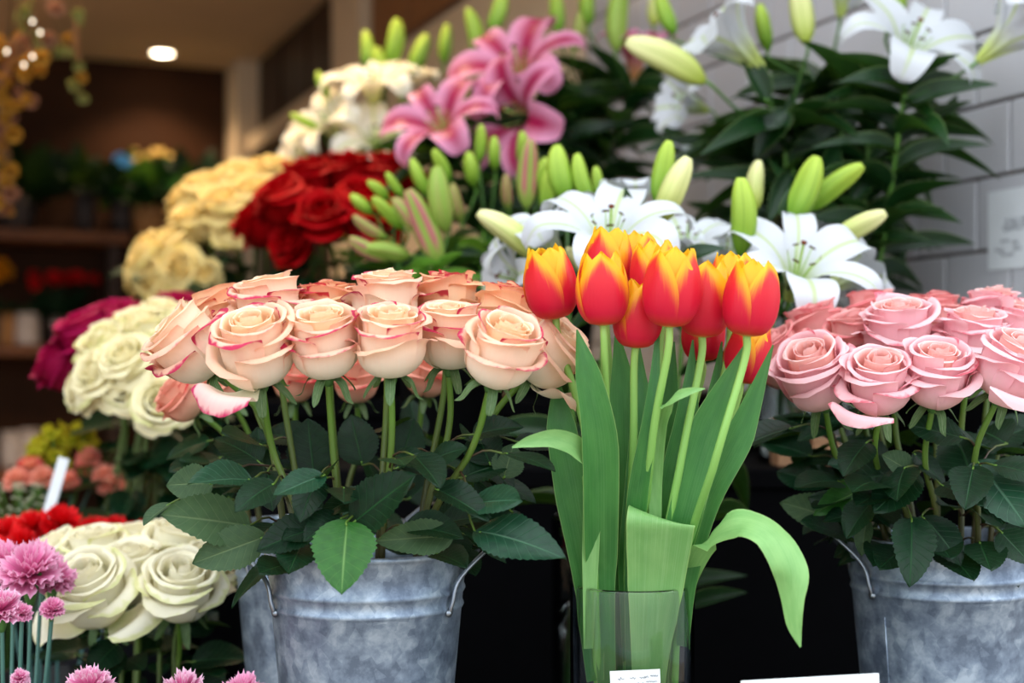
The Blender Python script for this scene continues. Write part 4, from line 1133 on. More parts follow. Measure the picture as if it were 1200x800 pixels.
lily_stem('white_lily', 'white lily with its bloom facing out between tulips and wall tiles', 'lily', WG, (f[0], f[1], BZ + .0098), P(915, 350, 1.80), 'white',
    blooms=[(P(925, 352, 1.74), (.12, -.62, .72), .100, 'open', 1.4), (P(965, 340, 1.86), (.70, .1, .45), .080, 'half', 0.5)],
    buds=[(P(868, 300, 1.72), P(868, 208, 1.71), 'green'), (P(886, 245, 1.86), P(889, 188, 1.86), 'pale'), (P(926, 262, 1.80), P(958, 184, 1.80), 'green'), (P(944, 246, 1.84), P(1011, 193, 1.82), 'green'), (P(972, 285, 1.80), P(1038, 249, 1.78), 'pale')],
    leaves=8, rg=lg, hand_leaves=[(P(925, 260, 1.76), P(916, 222, 1.75), .016, (-.8, -.5, .2))])
f = vfoot(V2, 1.2, .05)
lily_stem('white_lily', 'white lily half hidden between the two open blooms over the tulips', 'lily', WG, (f[0], f[1], BZ + .0098), P(805, 340, 1.88), 'white',
    blooms=[(P(800, 322, 1.86), (.05, -.35, .92), .085, 'open', 0.6), (P(845, 328, 1.90), (.2, -.5, .8), .075, 'half', 0.2), (P(745, 262, 1.95), (.0, -.1, 1), .07, 'half', 0.4)],
    leaves=8, rg=lg, hand_leaves=[(P(798, 310, 1.70), P(842, 282, 1.68), .024, (0, -.8, .6))])

# ------------------------------------------------------------------ tall white lilies by the tiled wall
V3 = (0.475, 2.20)
V3H = 0.38
vase('tall glass vase on the black riser, full of dark lily foliage', V3[0], V3[1], 0.97, 0.095, V3H, water=0.2)
TL = 'tall white lilies by the tiled wall'
Z3 = 0.97 + .0098
f = vfoot(V3, -.8, .05)
lily_stem('white_lily', 'tall white lily with a star-shaped open bloom against the wall tiles', 'lily', TL, (f[0], f[1], Z3), P(1020, 130, 2.12), 'white',
    blooms=[(P(1050, 92, 2.08), (.22, -.62, .70), .112, 'open', 0.95)], buds=[], leaves=34, rg=lg, leaf_len=(.11, .18), zr=(1.25, 1.56),
    hand_leaves=[(P(1060, 145, 2.12), P(1166, 135, 2.10), .030, (0, -.4, 1)), (P(1050, 190, 2.12), P(1112, 228, 2.10), .026, (.4, -.6, .6)), (P(1045, 180, 2.1), P(985, 250, 2.1), .030, (0, -.9, .3)), (P(1085, 170, 2.14), P(1125, 110, 2.12), .03, (.2, -.9, .3))])
f = vfoot(V3, 2.4, .05)
lily_stem('white_lily', 'tall white lily with a trumpet bloom pointing sideways and a yellow-green bud', 'lily', TL, (f[0], f[1], Z3), P(920, 160, 2.16), 'white',
    blooms=[(P(893, 80, 2.12), (-.66, -.12, .62), .125, 'half', 0.3)], buds=[(P(826, 96, 2.06), P(734, 48, 2.05), 'pale'), (P(945, 52, 2.12), P(934, -22, 2.12), 'pale')],
    leaves=36, rg=lg, leaf_len=(.11, .18), zr=(1.22, 1.60), hand_leaves=[(P(925, 130, 2.12), P(884, 178, 2.10), .045, (-.2, -.9, .4)), (P(900, 120, 2.12), P(868, 60, 2.12), .035, (0, -.9, .4)), (P(930, 200, 2.1), P(900, 260, 2.08), .035, (0, -.9, .4))])
f = vfoot(V3, .6, .05)
lily_stem('white_lily', 'tall white lily whose bloom leans along the wall beside the notice', 'lily', TL, (f[0], f[1], Z3), P(1060, 110, 2.02), 'white',
    blooms=[(P(1145, 72, 1.98), (.62, -.20, .55), .105, 'half', 0.7)], buds=[(P(1040, 40, 2.1), P(1055, -30, 2.1), 'green')], leaves=26, rg=lg, leaf_len=(.10, .16), zr=(1.27, 1.56))
f = vfoot(V3, 4.0, .05)
lily_stem('white_lily', 'tall white lily in bud behind the trumpet bloom, dark leaves below', 'lily', TL, (f[0], f[1], Z3), P(965, 110, 2.22), 'white',
    blooms=[(P(985, 20, 2.24), (.1, -.2, 1), .09, 'half', .1)], buds=[(P(900, 60, 2.2), P(890, 5, 2.2), 'green'), (P(790, 40, 2.3), P(770, -10, 2.3), 'green')], leaves=44, rg=lg, leaf_len=(.12, .19), zr=(1.20, 1.70),
    hand_leaves=[(P(985, 160, 2.1), P(1000, 90, 2.1), .04, (0, -1, .2)), (P(960, 240, 2.1), P(985, 160, 2.08), .04, (0, -1, .2))])
f = vfoot(V3, 1.6, .05)
lily_stem('white_lily', 'dim white lily drooping in the shade under the yellow-green bud', 'lily', TL, (f[0], f[1], Z3), P(880, 190, 2.30), 'white',
    blooms=[(P(830, 130, 2.32), (-.7, -.3, .2), .085, 'half', 0.2), (P(840, 170, 2.34), (-.6, -.2, -.3), .075, 'shut', 0.2)], leaves=40, rg=lg, leaf_len=(.12, .19), zr=(1.15, 1.62))

# ------------------------------------------------------------------ lilies still in bud
BB = (P(530, 400, 2.18).x, 2.18)
dark_bucket('black plastic bucket of pink lilies still in bud', BB[0], BB[1], 0.97, .085, .15)
BG = 'pink lilies in bud between red roses and white lilies'
def budline(spec, d, kind='pink'):
    return [(P(a, b, d), P(c, e, d - .02), k) for (a, b, c, e, k) in spec]
bud_sets = [
    ('lily in bud whose fat pink-striped bud stands before the red roses', P(512, 330, 2.06), 2.06, [(516, 310, 478, 222, 'pink'), (522, 272, 511, 195, 'pink'), (488, 272, 461, 232, 'pink')]),
    ('lily in bud leaning over the red roses, slender green buds', P(470, 320, 2.12), 2.10, [(472, 230, 453, 202, 'green'), (455, 233, 431, 212, 'green'), (437, 251, 411, 228, 'green'), (472, 268, 437, 231, 'green')]),
    ('lily in bud hanging low with pale pink buds above the peach roses', P(478, 330, 2.10), 2.08, [(452, 278, 414, 253, 'pink'), (460, 302, 409, 279, 'pink'), (480, 300, 428, 290, 'pink')]),
    ('lily in bud with upright green buds below the pink lily', P(528, 300, 2.18), 2.16, [(501, 231, 482, 186, 'green'), (527, 211, 508, 175, 'green'), (556, 219, 549, 178, 'green'), (540, 260, 530, 215, 'pink')]),
    ('lily in bud with a cluster of tall light green buds', P(572, 290, 2.22), 2.20, [(562, 190, 564, 146, 'green'), (580, 200, 579, 160, 'green'), (609, 190, 612, 154, 'green'), (596, 246, 593, 204, 'pink')]),
    ('lily in bud with one tall brownish pink bud beside the white lilies', P(612, 300, 2.10), 2.08, [(617, 244, 621, 163, 'pink'), (640, 250, 642, 200, 'green'), (632, 225, 640, 185, 'green')]),
]
for i, (lab, j, d, spec) in enumerate(bud_sets):
    f = vfoot(BB, i * 1.05, .04)
    lily_stem('lily_in_bud', lab, 'lily', BG, (f[0], f[1], 0.974), j, 'pink', buds=budline(spec, d), leaves=12, rg=lg, leaf_kind='lily_leaf' if i % 2 else 'lily_leaf_fresh', leaf_len=(.07, .11), zr=(1.15, j.z + .06), stem_r=.0036)

# ------------------------------------------------------------------ pink lilies on the tall stand
PB = (P(640, 300, 2.70).x, 2.70)
dark_bucket('black plastic bucket of open pink lilies on the tall stand', PB[0], PB[1], 1.06, .10, .24)
PLG = 'open pink lilies on the tall stand'
Z4 = 1.064
pink_sets = [
    ('pink lily with the largest open bloom, crimson petals edged white', P(625, 150, 2.58), [(P(618, 112, 2.54), (-.28, -.62, .62), .125, 'open', 0.3)], [(P(560, 70, 2.6), P(548, 10, 2.6), 'green'), (P(575, 40, 2.62), P(590, -10, 2.62), 'green')]),
    ('pink lily with a shaded bloom turned down under the largest one', P(640, 165, 2.62), [(P(632, 142, 2.47), (-.60, -.62, .02), .112, 'open', 0.7)], []),
    ('pink lily with a deep crimson bloom just over the red roses', P(545, 190, 2.50), [(P(528, 172, 2.46), (-.30, -.66, .60), .105, 'open', 0.15)], [(P(560, 130, 2.5), P(540, 95, 2.5), 'green')]),
    ('pink lily half hidden behind the yellow-green bud of the white lilies', P(740, 120, 2.60), [(P(745, 95, 2.58), (.0, -.3, .95), .10, 'half', 0.9)], [(P(722, 60, 2.5), P(728, -20, 2.5), 'pink'), (P(690, 30, 2.6), P(690, -20, 2.6), 'green')]),
    ('pink lily showing only buds between the pink blooms', P(690, 130, 2.7), [], [(P(672, 60, 2.6), P(680, 15, 2.6), 'pink'), (P(655, 40, 2.66), P(650, -10, 2.66), 'green'), (P(765, 30, 2.62), P(775, -20, 2.62), 'pale')]),
]
for i, (lab, j, bl, bd) in enumerate(pink_sets):
    f = vfoot(PB, i * 1.25, .05)
    lily_stem('pink_lily', lab, 'lily', PLG, (f[0], f[1], Z4), j, 'pink', blooms=bl, buds=bd, leaves=44, rg=lg, leaf_len=(.12, .19), zr=(1.20, j.z + .12))

# ------------------------------------------------------------------ cream lilies further back
CB = (P(440, 300, 2.92).x, 2.92)
dark_bucket('black plastic bucket of cream lilies at the back of the stand', CB[0], CB[1], 1.06, .10, .24)
CG = 'cream lilies at the back of the stand'
cream_sets = [
    ('cream lily with a large warm-lit bloom next to the pink lily', P(455, 190, 2.90), [(P(440, 130, 2.86), (-.10, -.45, .85), .105, 'open', 0.4)], [(P(470, 150, 2.8), P(440, 158, 2.78), 'pale'), (P(482, 90, 2.9), P(500, 40, 2.9), 'green')]),
    ('cream lily drooping above the red roses with a lime bud', P(410, 200, 2.88), [(P(400, 165, 2.86), (-.45, -.45, .5), .10, 'open', 1.0)], [(P(372, 150, 2.82), P(340, 134, 2.8), 'green'), (P(385, 115, 2.84), P(372, 84, 2.84), 'green')]),
    ('cream lily with tall green buds reaching up to the brown panel', P(450, 150, 2.98), [(P(470, 120, 2.96), (.2, -.3, .9), .09, 'half', .3)], [(P(430, 85, 2.96), P(428, 36, 2.96), 'green'), (P(455, 80, 2.94), P(465, 22, 2.94), 'green'), (P(448, 100, 2.9), P(440, 55, 2.9), 'green'), (P(520, 75, 2.96), P(524, 28, 2.96), 'green')]),
    ('cream lily hanging lowest behind the red roses', P(420, 240, 2.9), [(P(440, 185, 2.84), (.05, -.6, .5), .095, 'open', 0.6), (P(370, 205, 2.9), (-.5, -.4, .5), .085, 'half', .2)], []),
]
for i, (lab, j, bl, bd) in enumerate(cream_sets):
    f = vfoot(CB, i * 1.5, .05)
    lily_stem('cream_lily', lab, 'lily', CG, (f[0], f[1], Z4), j, 'cream', blooms=bl, buds=bd, leaves=16, leaf_kind='lily_leaf_fresh', rg=lg, leaf_len=(.07, .11), zr=(1.3, j.z + .12))

# ------------------------------------------------------------------ red roses
RB = (P(400, 400, 2.56).x, 2.56)
dark_bucket('black plastic bucket of dark red roses on the tall stand', RB[0], RB[1], 1.06, .095, .16)
RED = [rose_proto('red_rose', 71 + i, M['red'], M['red'], 0.006, 9, 9, 1.2) for i in range(2)]
RG = 'dark red roses on the tall stand'
red_rows = [
    (380, 258, 2.42, (-.1, -.75, .65), .082, 'dark red rose facing forward, its spiral heart in full view'),
    (333, 238, 2.46, (-.4, -.5, .75), .082, 'dark red rose between the forward-facing one and the yellow roses'),
    (305, 262, 2.50, (-.75, -.3, .5), .080, 'dark red rose hanging furthest over beside the yellow roses'),
    (360, 212, 2.54, (-.2, -.25, .95), .082, 'dark red rose on top of the mound below the cream lilies'),
    (410, 205, 2.56, (.0, -.2, 1), .082, 'dark red rose on the crest of the mound'),
    (425, 240, 2.44, (.2, -.55, .8), .080, 'dark red rose partly behind the slender lily buds'),
    (455, 206, 2.54, (.3, -.2, .9), .080, 'dark red rose just under the crimson pink lily'),
    (488, 224, 2.56, (.5, -.2, .8), .078, 'dark red rose glimpsed between the upright lily buds'),
    (438, 275, 2.46, (.3, -.7, .4), .076, 'dark red rose low in the shade behind the pale lily buds'),
    (345, 285, 2.48, (-.4, -.7, .3), .070, 'dark red rose low in the shade under the forward-facing one'),
]
for i, (px, py, d, ax, sz, lab) in enumerate(red_rows):
    h = P(px, py, d); b, r = foot_rim(h, RB, 1.064, 1.22, .095)
    _, st, pa = rose('red_rose', lab, 'rose', RG, RED[i % 2], h, ax, sz, i * 1.1, b, r, sepals=False)
    scatter_leaves(st, pa, 6, 1.18, 1.34, 'rose_leaf', lr, (.06, .08), RB, .03)

# ------------------------------------------------------------------ yellow and ivory roses at the left
CREAM = [rose_proto('cream_rose', 81 + i, M['cream'], M['cream'], 0.035, 11, 9, 1.8) for i in range(2)]
YB = (-0.52, 2.84)
dark_bucket('black plastic bucket of pale yellow roses at the end of the stand', YB[0], YB[1], 1.06, .075, .16)
YG = 'pale yellow roses at the end of the stand'
yel_rows = [
    (232, 262, 2.72, (-.3, -.5, .8), .080, 'pale yellow rose in the middle of its drooping bunch'),
    (244, 226, 2.76, (-.2, -.3, .9), .078, 'pale yellow rose on top of the bunch near the stone-coloured pilaster'),
    (278, 214, 2.78, (.0, -.3, .9), .078, 'pale yellow rose on the crest of its bunch'),
    (300, 232, 2.72, (.1, -.5, .8), .080, 'pale yellow rose touching the red roses'),
    (322, 206, 2.82, (.2, -.2, 1), .078, 'pale yellow rose between the red roses and cream lilies'),
    (264, 244, 2.70, (-.1, -.6, .8), .080, 'pale yellow rose filling the gap below the crest of the bunch'),
    (276, 272, 2.70, (.0, -.7, .5), .072, 'pale yellow rose low in its bunch beside the red roses'),
    (222, 236, 2.78, (-.6, -.3, .7), .070, 'pale yellow rose poking out on the shelf side of the bunch'),
    (205, 290, 2.70, (-.55, -.4, .5), .075, 'pale yellow rose at the top of the lower drooping tuft'),
    (178, 300, 2.70, (-.7, -.4, .3), .072, 'pale yellow rose at the outer side of the lower tuft'),
    (186, 326, 2.68, (-.5, -.6, .1), .072, 'pale yellow rose at the low tip of the bunch'),
    (214, 316, 2.66, (-.2, -.7, .2), .070, 'pale yellow rose tucked under the lower tuft'),
    (165, 322, 2.72, (-.8, -.3, .0), .062, 'pale yellow rose drooping furthest toward the dark shelves'),
    (242, 322, 2.66, (.0, -.6, .3), .048, 'small golden rosebud hanging alone below the bunch'),
]
for i, (px, py, d, ax, sz, lab) in enumerate(yel_rows):
    h = P(px, py, d); b, r = foot_rim(h, YB, 1.064, 1.22, .075)
    _, st, pa = rose('yellow_rose', lab, 'rose', YG, CREAM[i % 2], h, ax, sz, i * 1.7, b, r, sepals=False)
    scatter_leaves(st, pa, 4, 1.20, 1.36, 'rose_leaf', lr, (.05, .07), YB, .03)

IVORY = [rose_proto('ivory_rose', 91 + i, M['ivory'], M['ivory'], 0.035, 11, 9, 1.7) for i in range(2)]
MAG = [rose_proto('magenta_rose', 101 + i, M['magenta'], M['magenta'], 0.01, 9, 9, 1.3) for i in range(2)]
IB = (P(150, 600, 2.16).x, 2.16)
dark_bucket('grey plastic bucket of ivory and magenta roses on the low bench', IB[0], IB[1], 0.42, .11, .32, 'grey_plastic')
iv_rows = [
    (128, 412, 2.10, (-.35, -.5, .8), .074, 'i', 'ivory rose at the outer corner of its bunch, below the magenta ones'),
    (122, 442, 2.06, (-.4, -.7, .4), .074, 'i', 'ivory rose hanging under the outer corner of the bunch'),
    (150, 428, 2.05, (-.1, -.7, .6), .072, 'i', 'ivory rose between the outer ivory rose and the peach roses'),
    (148, 455, 2.06, (.0, -.8, .2), .066, 'i', 'ivory rose facing down over the dark leaves'),
    (168, 392, 2.12, (-.1, -.4, .95), .074, 'i', 'ivory rose near the top of its bunch beside the magenta ones'),
    (190, 378, 2.16, (.1, -.2, 1), .070, 'i', 'ivory rose on top of its bunch, close to the peach roses'),
    (182, 418, 2.10, (.0, -.6, .7), .074, 'i', 'ivory rose half hidden behind the outermost peach rose'),
    (184, 448, 2.08, (.1, -.7, .4), .072, 'i', 'ivory rose just behind the tips of the outermost peach rose'),
    (190, 474, 2.04, (.1, -.7, .2), .072, 'i', 'ivory rose hanging lowest under the outermost peach rose'),
    (104, 458, 2.10, (-.7, -.5, .2), .060, 'i', 'ivory rose low at the outer edge of its bunch'),
    (104, 396, 2.20, (-.4, -.3, .9), .085, 'm', 'magenta rose above the outer ivory rose'),
    (76, 428, 2.22, (-.7, -.3, .5), .080, 'm', 'magenta rose at the outer end by the dark shelves'),
    (136, 382, 2.24, (-.1, -.2, 1), .080, 'm', 'magenta rose at the back between the ivory ones'),
    (206, 368, 2.24, (.1, -.1, 1), .070, 'm', 'magenta rose just peeping over the peach roses'),
]
for i, (px, py, d, ax, sz, k, lab) in enumerate(iv_rows):
    h = P(px, py, d); b, r = foot_rim(h, IB, 0.424, .74, .11)
    _, st, pa = rose('ivory_rose' if k == 'i' else 'magenta_rose', lab, 'rose', 'ivory and magenta roses on the low bench', (IVORY if k == 'i' else MAG)[i % 2], h, ax, sz, i * 1.9, b, r, sepals=False)
    scatter_leaves(st, pa, 5, .86, 1.05, 'rose_leaf', lr, (.06, .085), IB, .04)

# ------------------------------------------------------------------ white roses, low at the left
WHITE = [rose_proto('white_rose', 111 + i, M['white'], M['white'], 0.01, 13, 13, 1.25) for i in range(2)]
GUARD_WHITE = guard_mesh(9, M['white'], 44, 0.05)
WB = (P(150, 800, 1.70).x, 1.70)
dark_bucket('black plastic bucket of white roses beside the galvanised buckets', WB[0], WB[1], 0.42, .10, .22)
wh_rows = [
    (108, 694, 1.60, (-.15, -.55, .8), .080, 'large open white rose with a loose greenish outer petal', ((-1.2, GUARD_WHITE), (2.4, GUARD_WHITE))),
    (212, 690, 1.60, (.15, -.50, .85), .074, 'white rose with a creamy heart beside the galvanised bucket', ((-2.2, GUARD_WHITE),)),
    (155, 672, 1.70, (.0, -.3, .95), .074, 'white rose in the middle of the bunch behind the large open one', ()),
    (112, 652, 1.76, (-.1, -.2, 1), .072, 'white rose at the back directly under the red carnations', ()),
    (158, 646, 1.80, (.0, -.1, 1), .070, 'white rose at the back between carnations and peach rose leaves', ()),
    (204, 646, 1.76, (.2, -.15, 1), .074, 'blush-tinted white rose tucked under the big peach rose leaf', ()),
    (70, 655, 1.78, (-.4, -.2, .9), .066, 'white rose half hidden behind the pink carnations', ()),
    (238, 672, 1.72, (.4, -.2, .8), .064, 'white rose squeezed against the galvanised bucket behind', ()),
]
for i, (px, py, d, ax, sz, lab, gd) in enumerate(wh_rows):
    h = P(px, py, d); b, r = foot_rim(h, WB, .424, .64, .10)
    _, st, pa = rose('white_rose', lab, 'rose', 'white roses on the low bench', WHITE[i % 2], h, ax, sz, 1.0 + i * 2.1, b, r, gd)
    scatter_leaves(st, pa, 6, .66, .80, 'rose_leaf', lr, (.05, .07), WB, .03)

# ------------------------------------------------------------------ carnations
CRED = [carnation_mesh('red_carnation', 5 + i, M['carn_red']) for i in range(3)]
CPINK = [carnation_mesh('pink_carnation', 15 + i, M['carn_pink']) for i in range(3)]
KB = (P(60, 800, 1.98).x, 1.98)
dark_bucket('black plastic bucket of red carnations behind the white roses', KB[0], KB[1], 0.42, .10, .26)
for i, (px, py, d, lab) in enumerate([(8, 622, 1.92, 'red carnation at the outer end of its row'), (38, 614, 1.90, 'red carnation beside the white plant tag'), (72, 610, 1.88, 'red carnation standing highest of its bunch'), (22, 636, 1.86, 'red carnation low in front, over the pink carnations'),
        (108, 622, 1.94, 'red carnation above the white roses at the back'), (134, 620, 1.98, 'dark red carnation near the end of the row'), (160, 626, 2.0, 'dark red carnation closest to the peach rose leaves'), (55, 630, 1.94, 'red carnation squeezed in the middle of its bunch')]):
    h = P(px, py, d); b, r = foot_rim(h, KB, .424, .68, .10)
    carnation('red_carnation', lab, 'carnation', 'red carnations', CRED[i % 3], h, (random.Random(i).uniform(-.3, .3), -.3, 1), .058, b, r, i)
CPB = (P(10, 900, 1.52).x, 1.52)
dark_bucket('black plastic bucket of pink carnations at the end of the low bench', CPB[0], CPB[1], 0.42, .08, .20)
pk = [(36, 664, 1.46, .066, 'largest pink carnation, frilled, in front of the white roses'), (10, 656, 1.50, .055, 'pink carnation behind the largest one, at the outer end'), (45, 655, 1.54, .055, 'pale pink carnation tucked behind the largest one'), (62, 672, 1.50, .05, 'pink carnation overlapping the large white rose'),
      (2, 708, 1.40, .045, 'pink carnation low at the outer end with bluish stem'), (26, 716, 1.40, .022, 'small pink carnation bud still half closed'), (62, 711, 1.42, .026, 'small deep pink carnation bud beside the large white rose'), (24, 792, 1.38, .02, 'tiny pink carnation bud low among the bluish stems')]
for i, (px, py, d, sz, lab) in enumerate(pk):
    h = P(px, py, d); b, r = foot_rim(h, CPB, .424, .62, .08)
    carnation('pink_carnation', lab, 'carnation', 'pink carnations', CPINK[i % 3], h, ((h.x - CPB[0]) * 3, -.35, 1), sz, b, r, i)
# blooms just rising over the lower edge of the view
for i, (px, py, d, sz, lab) in enumerate([(105, 800, 1.36, .050, 'pale pink carnation rising in front of the white rose stems'), (214, 806, 1.36, .048, 'pink carnation rising before the galvanised bucket behind'), (284, 808, 1.28, .044, 'pink carnation rising before the peach rose bucket')]):
    h = P(px, py, d); c0 = (h.x - .01, h.y + .005)
    carnation('pink_carnation', lab, 'carnation', 'pink carnations', CPINK[(i + 1) % 3], h, (0, -.2, 1), sz, ((-.368, 1.352, BZ + .0098), (-.352, 1.352, BZ + .0098), (-.280, 1.275, BZ + .0098))[i], ((-.376, 1.354, BZ + .06), (-.344, 1.354, BZ + .06), (-.272, 1.275, BZ + .06))[i], i)
vase('short glass tumbler of one pink carnation before the peach rose bucket', -.282, 1.275, BZ, .032, .055, water=.03)
vase('short glass tumbler of two pink carnations beside the galvanised buckets', -.36, 1.352, BZ, .032, .055, water=.03)

# ------------------------------------------------------------------ coral lilies and snapdragons with baby's breath, far left
GBk = (P(80, 700, 2.20).x - .02, 2.24)
M['coral_petal'] = lily_mat('coral_lily_petal', (240, 150, 130), (226, 90, 80), (240, 190, 110), 0.7)
LILY['coral'] = lily_protos(M['coral_petal'], 'coral')
AB = (-0.80, 2.32)
dark_bucket('black plastic bucket of coral flowers at the back of the low bench', AB[0], AB[1], 0.42, .065, .30)
cor = [(35, 545, 2.24, 'coral carnation with round head at the outer end'), (20, 560, 2.2, 'pale coral carnation low at the outer end'), (50, 558, 2.2, 'coral carnation beside the white plant tag'), (78, 562, 2.22, 'coral carnation between tag and snapdragon'), (104, 535, 2.26, 'coral carnation under the lime snapdragon'), (122, 556, 2.24, 'dusky coral carnation at the shaded end'), (130, 566, 2.22, 'dusky orange carnation lowest at the shaded end')]
CCOR = [carnation_mesh('coral_carnation', 25 + i, M['coral']) for i in range(2)]
for i, (px, py, d, lab) in enumerate(cor):
    h = P(px, py, d); b, r = foot_rim(h, AB, .424, .72, .065)
    carnation('coral_carnation', lab, 'carnation', 'coral carnations', CCOR[i % 2], h, (0, -.4, 1), .044, b, r, i)
M['lime'] = petal_mat('lime_floret', [(0, (120, 140, 20)), (1, (196, 190, 40))], (220, 200, 60), 1.0, .5)
FLORET = carnation_mesh('floret', 3, M['lime'], ((.3, 4, .7), (.5, 5, .3)))
for i, (px, top, bot, d, lab) in enumerate([(62, 505, 545, 2.28, 'lime green snapdragon spike behind the coral carnations'), (96, 502, 535, 2.30, 'lime green snapdragon spike nearest the dark bucket'), (48, 520, 550, 2.30, 'short lime green snapdragon spike over the coral carnations')]):
    h = P(px, top, d); b, r = foot_rim(h, AB, .424, .72, .065)
    root = thing('snapdragon', lab, 'flower', b, 'lime snapdragons')
    L = [p - b for p in (b, r, P(px, bot + 10, d), h)]
    st = put('stem', mesh_from('snapdragon_stem', [tube(L, [.003, .002], 6, 16)], M['lily_stem']), root, T(b))
    rg2 = random.Random(i)
    for k in range(14):
        y = top + (bot - top) * k / 13; a = k * 2.4
        q = P(px, y, d) + Vector((math.cos(a) * .010, math.sin(a) * .010, 0)) * (0.5 + k / 14)
        put('floret', FLORET, root, T(q) @ basis((math.cos(a), math.sin(a), .6), a) @ Matrix.Scale(.026, 4))
# baby's breath
root = thing('babys_breath', "sprig of white baby's breath under the coral carnations", 'flower', (AB[0] - .03, AB[1] - .02, .424))
M['gyp'] = simple_mat('white_blossom', (214, 216, 190), .7)
ch, dots = [], []
rg2 = random.Random(9)
b0 = Vector((AB[0] - .03, AB[1] - .02, .424))
j = P(18, 620, 2.18) - b0
ch.append(tube([Vector((0, 0, 0)), j * .6 , j], .0015, 5, 10))
BLOSSOM = carnation_mesh('blossom', 6, M['gyp'], ((.3, 4, .7), (.5, 6, .3)))
heads = []
for k in range(60):
    q = P(18 + rg2.uniform(-34, 34), 592 + rg2.uniform(-22, 22), 2.15 + rg2.uniform(-.05, .05))
    ch.append(tube([j, (j + q - b0) / 2, q - b0], .0005, 4, 4)); heads.append(q)
st = put('stem', mesh_from('breath_stem', ch, M['lily_stem']), root, T(b0))
for q in heads: put('blossom', BLOSSOM, root, T(q) @ Matrix.Scale(.010, 4))
# white plant tag
tg_ = tag(put('plant_tag', flat(mesh_from('plant_tag', [box(-.008, .008, -.001, .001, -.13, .05, .0004)], M['paper'])), None, T(P(64, 575, 2.08)) @ Matrix.Rotation(.28, 4, 'Y')), 'white plastic plant tag stuck between red and coral carnations', 'tag')

# ------------------------------------------------------------------ cards and notices
def lettering(txt, size, mat, M_, parent, name='lettering', slant=0.0):
    cu = bpy.data.curves.new('txt', 'FONT'); cu.body = txt; cu.size = size; cu.shear = slant; cu.extrude = 0.00004
    o = bpy.data.objects.new('txt', cu); C.objects.link(o)
    dg = bpy.context.evaluated_depsgraph_get(); me = bpy.data.meshes.new_from_object(o.evaluated_get(dg))
    bpy.data.objects.remove(o); me.materials.clear(); me.materials.append(mat)
    return put(name, me, parent, M_)
FACE = Matrix.Rotation(math.radians(90), 4, 'X')     # text plane facing the camera side
def scribble(seed, n, w, h):
    rg = random.Random(seed); pts = []
    for i in range(n): pts.append((w * i / (n - 1), 0, h * (.5 + .5 * math.sin(i * 2.3 + rg.uniform(-.8, .8))) * rg.uniform(.4, 1)))
    return pts
# price card leaning on the tulip vase
cc = P(753, 830, 1.312)
card = thing('price_card', 'small white card with handwriting leaning on the tulip vase', 'card', (cc.x, cc.y, BZ))
CW, CHt = .046, P(753, 783, 1.312).z - BZ
Mc = T((cc.x, cc.y - .003, BZ)) @ Matrix.Rotation(math.radians(-2.5), 4, 'Y') @ Matrix.Rotation(math.radians(1.2), 4, 'X')
sheet = put('sheet', flat(mesh_from('sheet', [box(-CW / 2, CW / 2, -.0006, .0006, 0, CHt)], M['paper'])), card, Mc)
def write(word_specs, base_M, parent):
    for k, (x, z, w, h, mat) in enumerate(word_specs):
        put('handwriting', mesh_from('handwriting', [tube(scribble(k * 5 + 1, max(6, int(w / .0007)), w, h), .00020, 4, max(18, int(w / .0002)))], M[mat]), parent, base_M @ T((x, -.0008, z)))
write([(-.016, CHt - .0085, .0062, .0034, 'ink'), (-.005, CHt - .008, .0052, .0022, 'ink'), (.004, CHt - .0078, .0080, .0030, 'ink'), (.014, CHt - .0065, .0070, .0026, 'ink'),
       (-.016, CHt - .0135, .0085, .0016, 'ink_blue'), (-.006, CHt - .0130, .0150, .0018, 'ink'), (.010, CHt - .0115, .0100, .0016, 'ink')], Mc, sheet)
# blank-looking price sign between the vase and the bucket
sc_ = P(960, 830, 1.20)
sign = thing('price_sign', 'blank white card sign standing before the pink rose bucket', 'sign', (sc_.x, sc_.y, BZ))
SW, SH = 160 / FPX * 1.20, P(960, 791, 1.20).z - BZ
Ms = T((sc_.x, sc_.y, BZ + .002)) @ Matrix.Rotation(math.radians(-3.2), 4, 'Y') @ Matrix.Rotation(math.radians(4), 4, 'X')
put('sheet', flat(mesh_from('sheet', [box(-SW / 2, SW / 2, -.001, .001, .0, SH, .0004)], M['paper'])), sign, Ms)
put('easel', flat(mesh_from('easel', [box(-.012, .012, .0012, .0035, 0, SH * .8)], M['plastic'])), sign, Ms @ T((0, .0, 0)) @ Matrix.Rotation(math.radians(-9), 4, 'X'))
# notice on the tiles
a1, z1 = wall_ab(1163, 235); a2, z2 = wall_ab(1164, 308)
nt = thing('wall_notice', 'white paper notice with dark print taped to the wall tiles', 'notice', tuple(ROOM @ Vector((.009, a1 - .10, z2))))
put('sheet', flat(mesh_from('sheet', [box(.0078, .0088, a1 - .20, a1, z2 - .012, z1 + .012)], M['paper'])), nt, ROOM)
def wall_text(txt, size, px, py):
    a, z = wall_ab(px, py)
    Mt = ROOM @ T((.0092, a, z)) @ Matrix(((0, 0, 1, 0), (-1, 0, 0, 0), (0, 1, 0, 0), (0, 0, 0, 1)))
    lettering(txt, size, M['ink'], Mt, nt)
wall_text('F ALL WE', .012, 1184, 263); wall_text('QUALITY', .013, 1181, 271)
wall_text('of the', .008, 1178, 285); wall_text('fresh', .009, 1172, 296); wall_text('flowers', .009, 1179, 301); wall_text('day', .009, 1192, 286); wall_text('10-6', .010, 1192, 294)

